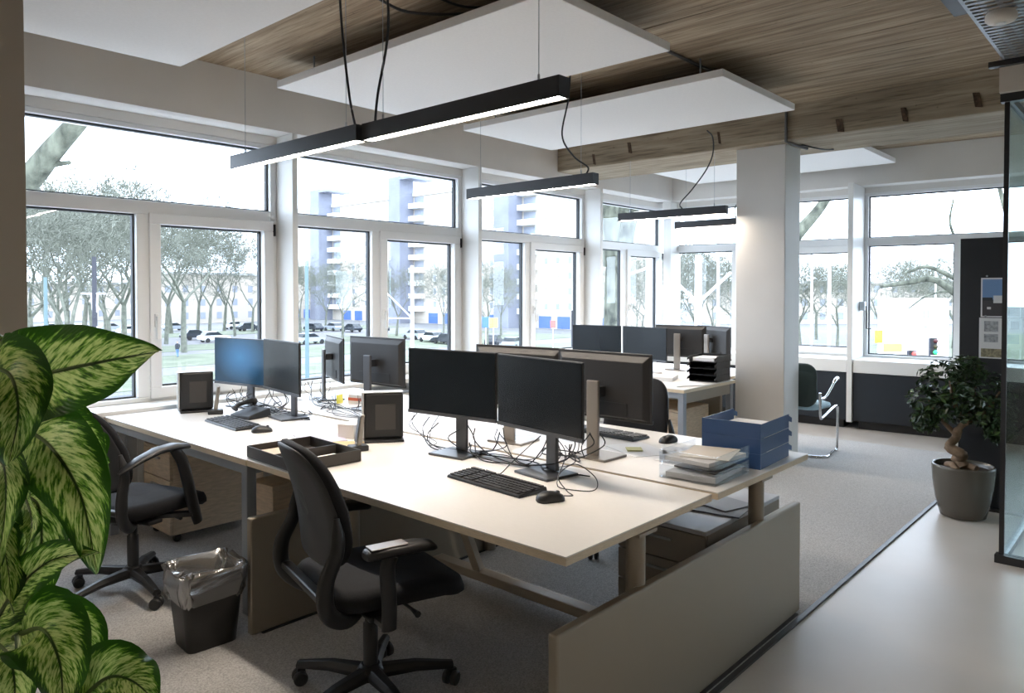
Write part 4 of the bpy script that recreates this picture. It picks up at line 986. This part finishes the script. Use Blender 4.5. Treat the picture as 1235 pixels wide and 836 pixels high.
TM = [tree_mesh(s, 20, .27, f, 6, sp) for s, f, sp in ((11, .24, .50), (23, .20, .58), (35, .27, .46), (47, .23, .62))]
rt_ = random.Random(99)
ORD = 'first second third fourth fifth sixth seventh eighth ninth tenth eleventh twelfth thirteenth'.split()
def trees(lst, label, group):
    order = sorted(lst)
    for px, dep, h in lst:
        o = bpy.data.objects.new('bare_tree', TM[rt_.randrange(4)]); COL.objects.link(o)
        o.location = gpos(px, dep); s = h/20; o.scale = (s*1.05, s*1.05, s); o.rotation_euler = (0, 0, rt_.random()*6.28)
        tag(o, label % ORD[order.index((px, dep, h))], 'tree', group)
trees([(36, 58, 18), (66, 72, 20), (86, 50, 17), (112, 88, 22), (134, 64, 19), (150, 78, 20), (168, 96, 22), (58, 100, 24), (100, 110, 24), (80, 82, 21), (128, 104, 23)], '%s bare tree along from the beige pier beyond the first fixed pane', 'bare trees on the near lawn')
trees([(200, 100, 22), (222, 86, 21), (252, 112, 20), (283, 118, 18), (304, 130, 17), (206, 125, 23), (238, 122, 21), (270, 134, 19)], '%s bare lawn tree along from the mullion beyond the opening sash by the pier', 'bare trees on the middle lawn')
trees([(362, 118, 15), (413, 108, 13), (392, 135, 14), (478, 118, 13), (535, 112, 13), (588, 92, 11.5), (604, 118, 12)], '%s small bare street tree along from the thick teal pole before the apartment block', 'bare street trees by the block')
trees([(772, 58, 12), (790, 78, 14), (812, 70, 13), (836, 88, 14), (862, 74, 13), (884, 92, 14), (905, 80, 13)], '%s bare bushy tree along from the old furrowed trunk behind the corner windows', 'bare trees behind the corner windows')
trees([(966, 92, 13), (985, 110, 14), (1010, 88, 12), (1030, 120, 14), (1060, 96, 12.5), (1084, 112, 14), (1106, 100, 13), (1130, 118, 14), (1150, 92, 12.5), (1180, 105, 14), (1215, 95, 13), (1250, 100, 14)], '%s bare tree along from the square column in the row behind the rear windows', 'bare trees behind the rear windows')
def big_tree(label, trunk, limbs, r0):
    t = thing('old_tree', label, 'tree', trunk[0]); o = Vector(trunk[0])
    mm = mat('mossy_bark', (.042, .050, .030), .95, var=.7, col2=(.13, .135, .10), scale=7, stretch=(1, 1, .5), bump=1.0, bscale=9)
    c = spline([p-o for p in trunk], 6); n = len(c)-1
    MB().tube(c, [r0*(1-.35*i/n) for i in range(n+1)], 14).build('trunk', mm, t)
    for pts, r in limbs:
        c = spline([p-o for p in pts], 6); n = len(c)-1
        MB().tube(c, [r*(1-.6*i/n) for i in range(n+1)], 12).build('limb', mm, t)
    return t
def at_d(px, py, d): return at(px, py, d)
g = gpos(-40, 9.5)
big_tree('old tree with a thick slanting limb close outside the window by the pier', [g, at(-40, 500, 9.5), at(-38, 330, 9.5), at(-30, 262, 9.4)],
         [([at(-30, 262, 9.4), at(28, 222, 9.2), at(66, 178, 9.0), at(108, 130, 8.9), at(150, 70, 8.9)], .185), ([at(-36, 290, 9.4), at(-70, 180, 9.6), at(-90, 60, 9.9)], .2), ([at(38, 214, 9.2), at(60, 200, 9.1), at(84, 196, 9.0)], .06)], .30)
g = gpos(740, 17)
big_tree('old tree with furrowed trunk close outside the corner window', [g, at(741, 470, 17), at(741, 380, 17), at(744, 300, 17), at(752, 250, 17)],
         [([at(744, 310, 17), at(758, 250, 17), at(790, 170, 17.2), at(820, 90, 17.5)], .33), ([at(742, 320, 17), at(736, 250, 16.8), at(720, 160, 16.6)], .28), ([at(752, 260, 17), at(764, 200, 17.3), at(770, 120, 17.6)], .22)], .30)
g = gpos(925, 15)
big_tree('old tree with a mossy limb behind the square column', [g, at(925, 470, 15), at(926, 370, 15), at(930, 318, 15)],
         [([at(930, 320, 15), at(962, 282, 14.9), at(996, 240, 14.9), at(1030, 170, 15)], .16), ([at(930, 320, 15), at(912, 240, 15), at(900, 150, 15)], .2)], .26)
g = gpos(1300, 22)
big_tree('tree reaching in with crooked branches beside the dark pin board', [g, at(1300, 520, 22), at(1298, 420, 22)],
         [([at(1298, 430, 22), at(1230, 400, 22), at(1170, 366, 22), at(1128, 338, 22), at(1100, 340, 22.2), at(1062, 346, 22.4)], .15), ([at(1240, 405, 22), at(1180, 350, 22), at(1150, 335, 22), at(1118, 322, 22), at(1090, 330, 22)], .10),
          ([at(1200, 360, 22), at(1160, 300, 22), at(1146, 270, 22), at(1150, 240, 22)], .06), ([at(1298, 430, 22), at(1250, 330, 22), at(1215, 260, 22), at(1200, 200, 22)], .12), ([at(1170, 366, 22), at(1150, 352, 22), at(1120, 356, 22), at(1096, 372, 22)], .05)], .3)

# apartment block ------------------------------------------------------------------------------------
BX = 110.0
t = thing('apartment_block', 'long pale apartment block with dark stair towers and balconies', 'building', (BX, 74, GZ))
M_FACADE = mat('pale_brick', (.40, .355, .30), .9, var=.05, scale=.2); M_SLATE = mat('slate_tower', (.19, .20, .245), .8, var=.1, scale=.3); M_WINB = mat('far_glass', (.24, .26, .30), .2); M_BDOOR = mat('blue_garage', (.05, .11, .34), .6)
M_WHITEB = mat('balcony_white', (.85, .85, .85), .7)
HB = 28.8
def bY(px): return on_x(px, 352, BX).y - 74
LB = bY(340)
MB().box(0, 14, 0, LB, 0, HB).build('wall', M_FACADE, t)
MB().box(-.3, 14.3, -.3, LB+.3, HB, HB+.8).build('roof', mat('roof_edge', (.62, .62, .62), .8), t)
towers = [bY(396.5), bY(493), bY(622)]
for yc in towers:
    MB().box(-4.0, -.01, yc-1.7, yc+2.3, 0, HB+4.2).build('stair_tower', M_SLATE, t)
    MB().box(-4.0, 3.0, yc-5.2, yc-1.71, HB+3.4, HB+4.0).build('tower_cap', M_SLATE, t)
    for fl_ in range(1, 10):
        z = fl_*2.9
        MB().box(-1.6, -.01, yc-5.6, yc-1.75, z-.15, z+.95).build('balcony', M_WHITEB, t)
        MB().box(-.06, -.012, yc-5.2, yc-2.2, z+1.0, z+2.5).build('balcony_glazing', M_WINB, t)
wm = MB(); wm.cur = 0; wm.box(-.05, -.004, -.55, .55, 0, 1.5); wm.cur = 1; wm.box(-.09, -.051, -.45, .45, .1, 1.4)
wmesh = wm.mesh('window', [M_WHITEB, M_WINB]); nw = 0
y = 2.0
while y < LB-3 and nw < 290:
    near = y < 62
    if not any(-6.6 < y-yc < 3.0 for yc in towers):
        for fl_ in range(1, 10):
            o = bpy.data.objects.new('window', wmesh); COL.objects.link(o); o.parent = t; o.location = (0, y, fl_*2.9+.7); nw += 1
            if not near: o.scale = (1, 1.35, 1)
    y += 2.9 if near else 5.2
gm = MB().box(-.06, -.004, -1.5, 1.5, 0, 2.3).mesh('garage_door', M_BDOOR)
y = 3.0
while y < LB-4:
    if not any(-6.4 < y-yc < 4.2 for yc in towers):
        o = bpy.data.objects.new('garage_door', gm); COL.objects.link(o); o.parent = t; o.location = (0, y, .1)
    y += 4.6
def far_house(label, px, depth, L, W, H, rot):
    t = thing('far_building', label, 'building', gpos(px, depth), rot)
    MB().box(-L/2, L/2, -W/2, W/2, 0, H).build('wall', M_FACADE, t); MB().box(-L/2-.3, L/2+.3, -W/2-.3, W/2+.3, H, H+.5).build('roof', mat('roof_edge', ()), t)
    wn_ = MB().box(-.6, .6, -.06, -.005, 0, 1.5).mesh('window', M_WINB)
    for k in range(int(L/4)):
        for f in range(int(H/3)):
            o = bpy.data.objects.new('window', wn_); COL.objects.link(o); o.parent = t; o.location = (-L/2+2+k*4, -W/2, 1+f*3)
far_house('low pale office building behind the bare trees of the lawn', 110, 190, 70, 14, 9, R(8))
far_house('pale three-storey building behind the parked cars and bare trees', 262, 176, 34, 12, 11, R(4))
far_house('pale two-storey houses in the haze behind the rear windows', 1000, 170, 60, 12, 9, AZ-pi/2)

# white kiosk box, cars, poles, signs ------------------------------------------------------------------
p = gpos(1112, 62)
t = thing('white_container', 'tall white site container with small dark marks behind the rear window', 'container', p, AZ-pi/2)
MB().box(-2.3, 2.3, 0, 2.6, .25, 6.4).build('body', mat('container_white', (.88, .88, .88), .6), t, .03)
MB().box(-2.35, 2.35, -.05, 2.65, 6.4, 6.55).build('roof', M_WHITEB, t)
for x0 in (.15, .5): MB().box(x0, x0+.09, -.03, -.002, 4.9, 5.6).build('louvre', M_RAIL, t)
MB().box(.2, .5, -.03, -.002, 4.1, 4.2).build('vent', M_RAIL, t); MB().box(-2.2, 2.2, .2, 2.4, 0, .25).build('skid', M_RAIL, t)
M_CARGL = mat('car_glass', (.02, .025, .03), .1); M_TYRE = mat('tyre', (.015, .015, .015), .8)
def car_proto(col, label):
    t = thing('car', label, 'car', (0, 0, 0), 0, 'cars along the street')
    pm = mat('car_paint_%d' % len(MATS), col, .25, metal=.2)
    prof = [(-2.1, .35), (-2.15, .7), (-2.0, .92), (-1.5, .98), (1.0, .95), (1.9, .82), (2.1, .6), (2.1, .35)]
    MB().loft([[(x, -.82, z) for x, z in prof], [(x, -.86, z) for x, z in prof], [(x, .86, z) for x, z in prof], [(x, .82, z) for x, z in prof]], True, False).build('body', pm, t, .05)
    ca = [(-1.7, .96), (-1.35, 1.42), (.15, 1.45), (.95, .96)]
    MB().loft([[(x, -.78, z) for x, z in ca], [(x, .78, z) for x, z in ca]], True, False).build('cabin', M_CARGL, t, .05)
    MB().hexa([(-1.33, -.68, 1.425), (.14, -.68, 1.455), (.14, .68, 1.455), (-1.33, .68, 1.425)], [(-1.25, -.62, 1.48), (.05, -.62, 1.50), (.05, .62, 1.50), (-1.25, .62, 1.48)]).build('roof', pm, t)
    for x in (-1.3, 1.3):
        for s in (-1, 1): MB().tube([(x, s*.70, .32), (x, s*.88, .32)], .32, 14).build('wheel', M_TYRE, t)
    return t
CP = [car_proto((.75, .76, .78), 'white car on the street outside'), car_proto((.03, .035, .045), 'dark car on the street outside'), car_proto((.35, .38, .42), 'silver-grey car on the street outside')]
spots = [(236, 109, 1, 0), (258, 104, 0, 0), (100, 128, 0, 5), (158, 122, 0, 0), (134, 132, 2, 0), (62, 130, 2, 0), (374, 100, 2, 0), (210, 134, 2, 4), (284, 140, 0, 0), (300, 134, 1, 0), (378, 132, 1, 88), (402, 134, 2, 86), (424, 130, 1, 88), (456, 128, 1, 90), (500, 110, 2, 86), (520, 104, 0, 84), (538, 100, 1, 88), (596, 96, 1, 30), (620, 92, 2, 20), (1128, 52, 1, -80), (1150, 58, 2, -70), (972, 70, 1, -60)]
used = set(); labs = set()
def where(px): return 'beyond the first fixed pane' if px < 180 else 'beyond the opening sash by the pier' if px < 325 else 'by the pavement' if px < 390 else 'parked before the block' if px < 460 else 'beyond the second opening sash' if px < 560 else 'near the garages' if px < 700 else 'behind the rear fin' if px < 1050 else 'beside the white container'
spots.sort(key=lambda q: gpos(q[0], q[1]).y)
for px, dep, k, a in spots:
    o = CP[k] if k not in used else copy_tree(CP[k]); used.add(k)
    o.location = gpos(px, dep); o.location.z = GZ+.05; o.rotation_euler = (0, 0, R(a))
    lab_ = ['white', 'dark', 'silver-grey'][k] + ' car on the street ' + where(px)
    while lab_ in labs: lab_ += ', farther off' if 'farther' not in lab_ else ' still'
    labs.add(lab_); o['label'] = lab_
def pole(label, px, depth, h, r, m, arms=(), name='street_pole', cat='pole', lamp_=False):
    t = thing(name, label, cat, gpos(px, depth))
    MB().tube([(0, 0, 0), (0, 0, h)], [r, r*.75], 8).lathe([(r*1.8, 0), (r*1.8, .3), (r, .35)], n=10).build('shaft', m, t)
    for (z0, x1, z1) in arms:
        d = _rt*x1; MB().tube([(0, 0, z0), (d.x, d.y, z1)], r*.35, 6).build('bracket', M_WHITEB, t)
    if lamp_:
        d = _rt*.9; MB().tube([(0, 0, h), (d.x*.6, d.y*.6, h+.3), (d.x, d.y, h+.3)], r*.6, 6).build('lamp_arm', m, t); MB().ball((d.x, d.y, h+.25), .22, 1.6, 1, .4).build('lamp_head', M_WHITEB, t)
    return t
M_TEAL = mat('teal_paint', (.10, .155, .165), .5); M_DKPOLE = mat('dark_pole', (.03, .03, .04), .6); M_LTPOLE = mat('light_pole', (.74, .76, .78), .5)
pole('dark tram mast with white brackets beyond the first fixed pane', 114, 46, 9.3, .18, M_DKPOLE, [(7.0, -.8, 7.0), (4.9, -.4, 4.9), (4.9, -.2, 7.0), (7.0, .7, 7.0), (4.9, .4, 4.9), (4.9, .2, 7.0)])
pole('slim teal street pole beyond the first fixed pane', 55, 40, 7.9, .12, M_TEAL)
pole('thick teal street pole in front of the apartment block', 370, 26, 8.2, .085, M_TEAL, lamp_=False)
pole('white tram mast beyond the second opening sash', 497, 42, 8.6, .12, M_LTPOLE, [(5.6, -1.6, 7.2), (5.6, -1.6, 5.6)])
pole('white mast beyond the corner window with a cross bar', 783, 30, 12.5, .17, M_LTPOLE, [(5.4, -1.6, 5.4), (5.4, .8, 5.4), (8.1, -1.5, 7.6)])
pole('white tram mast with slanting brackets at the corner', 842, 34, 8.8, .20, M_LTPOLE, [(6.6, -1.5, 8.0), (6.6, 1.5, 8.0)])
pole('slim light pole behind the corner windows', 866, 40, 10.5, .10, M_LTPOLE)
pole('slim lamp post behind the rear window', 979, 48, 9.6, .09, M_LTPOLE, lamp_=True)
pole('tall white flag pole behind the rear window', 1000, 44, 11.5, .12, M_LTPOLE)
pole('thin white street lamp behind the white container', 1128, 70, 12.2, .09, M_LTPOLE, lamp_=True)
pole('short white lamp post beside the yellow signs', 1060, 66, 7.2, .10, M_LTPOLE, lamp_=True)
def traffic_light(label, px, depth, h, lit):
    t = thing('traffic_light', label, 'traffic light', gpos(px, depth))
    MB().tube([(0, 0, 0), (0, 0, h)], .07, 8).build('shaft', M_DKPOLE, t)
    d = _rt*.25
    MB().box(d.x-.18, d.x+.18, d.y-.18, d.y+.18, h-1.1, h).build('housing', M_TYRE, t)
    f = -_fw0*.24
    for k in range(3):
        q = d+f; cl = [(.02, .5, .12), (.4, .3, .02), (.7, .04, .03)][k]
        MB().ball((q.x, q.y, h-.9+k*.36), .14).build('lens', mat('lens_%d_%d' % (k, lit), cl if k == lit else tuple(c*.08 for c in cl), .3, emit=cl, estr=(2.0 if k == lit else 0)), t)
traffic_light('traffic light showing red in front of the white container', 1096, 44, 3.6, 2)
traffic_light('traffic light showing green beside the white container', 1122, 48, 4.1, 0)
traffic_light('traffic light by the kerb behind the corner mast', 690, 60, 5.6, 2)
def sign(label, px, depth, h, w, hh, col, name='road_sign'):
    t = thing(name, label, 'sign', gpos(px, depth), AZ-pi/2)
    MB().tube([(0, .06, 0), (0, .06, h)], .05, 8).build('post', M_LTPOLE, t); MB().box(-w/2, w/2, -.04, 0, h-hh, h).build('board', mat('sign_%s' % name+str(len(MATS)), col, .5), t, .02)
sign('tall yellow road sign beside the white container', 1060, 52, 4.4, .55, .9, (.85, .55, .02))
sign('wide yellow road sign in front of the white container', 1077, 50, 3.6, 1.3, .55, (.85, .68, .10))
sign('small yellow road sign in front of the block', 595, 60, 5.0, .7, .8, (.82, .72, .10))
sign('small blue road sign in front of the block', 586, 62, 5.0, .8, .9, (.06, .15, .55))
sign('red and white road sign by the garages', 667, 70, 4.4, .5, .7, (.70, .12, .10))
# bollards and a walker
for px, dep in ((505, 46), (512, 48), (613, 44), (622, 46)):
    o = MB().lathe([(.10, 0), (.10, .85), (.07, .95), (.0, .98)], n=10).build('bollard', M_DKPOLE); o.location = gpos(px, dep); tag(o, 'dark bollard on the pavement beyond the ' + ('second opening sash' if px < 560 else 'third fixed pane'), 'bollard', 'dark bollards')
per = thing('person', 'person in a dark jacket and blue jeans walking on the lawn path', 'person', gpos(213.5, 80))
def skin_mesh(name, nodes, edges, m):
    me = bpy.data.meshes.new(name); me.from_pydata([n[0] for n in nodes], edges, []); me.materials.append(m)
    o = bpy.data.objects.new(name, me); COL.objects.link(o); o.parent = per
    o.modifiers.new('skin', 'SKIN')
    for i, n in enumerate(nodes): me.skin_vertices[0].data[i].radius = n[1]
    me.skin_vertices[0].data[0].use_root = True
    s = o.modifiers.new('sub', 'SUBSURF'); s.levels = 1; s.render_levels = 2
    return o
nodes = [((0, 0, .95), (.15, .11)), ((0, 0, 1.2), (.16, .11)), ((0, 0, 1.42), (.16, .10)), ((0, 0, 1.54), (.06, .06)), ((0, 0, 1.68), (.085, .10)), ((0, 0, 1.76), (.06, .07)),
         ((.2, 0, 1.42), (.06, .06)), ((.25, .05, 1.15), (.05, .05)), ((.24, .18, .95), (.04, .04)), ((.24, .22, .86), (.035, .045)), ((-.2, 0, 1.42), (.06, .06)), ((-.25, -.05, 1.15), (.05, .05)), ((-.24, -.1, .92), (.04, .04)), ((-.24, -.1, .83), (.035, .045)),
         ((.09, 0, .85), (.085, .09)), ((.1, .12, .48), (.06, .065)), ((.1, .08, .08), (.045, .05)), ((.1, .2, .04), (.045, .04)), ((-.09, 0, .85), (.085, .09)), ((-.1, -.02, .48), (.06, .065)), ((-.1, -.22, .10), (.045, .05)), ((-.1, -.12, .04), (.045, .04))]
mj = bpy.data.materials.new('clothing'); mj.use_nodes = True; nt = mj.node_tree; tc = nt.nodes.new('ShaderNodeTexCoord'); sx = nt.nodes.new('ShaderNodeSeparateXYZ'); cr = nt.nodes.new('ShaderNodeValToRGB'); dv = nt.nodes.new('ShaderNodeMath'); dv.operation = 'DIVIDE'; dv.inputs[1].default_value = 2
cr.color_ramp.interpolation = 'CONSTANT'; e = cr.color_ramp.elements; e[0].color = (.02, .02, .02, 1); e[1].position = .05; e[1].color = (.10, .18, .34, 1); x = e.new(.44); x.color = (.02, .022, .035, 1); x = e.new(.77); x.color = (.45, .29, .21, 1); x = e.new(.86); x.color = (.05, .035, .025, 1)
nt.links.new(tc.outputs['Object'], sx.inputs[0]); nt.links.new(sx.outputs[2], dv.inputs[0]); nt.links.new(dv.outputs[0], cr.inputs[0]); nt.links.new(cr.outputs[0], nt.nodes['Principled BSDF'].inputs['Base Color'])
skin_mesh('body', nodes, [(0, 1), (1, 2), (2, 3), (3, 4), (4, 5), (2, 6), (6, 7), (7, 8), (8, 9), (2, 10), (10, 11), (11, 12), (12, 13), (0, 14), (14, 15), (15, 16), (16, 17), (0, 18), (18, 19), (19, 20), (20, 21)], mj)
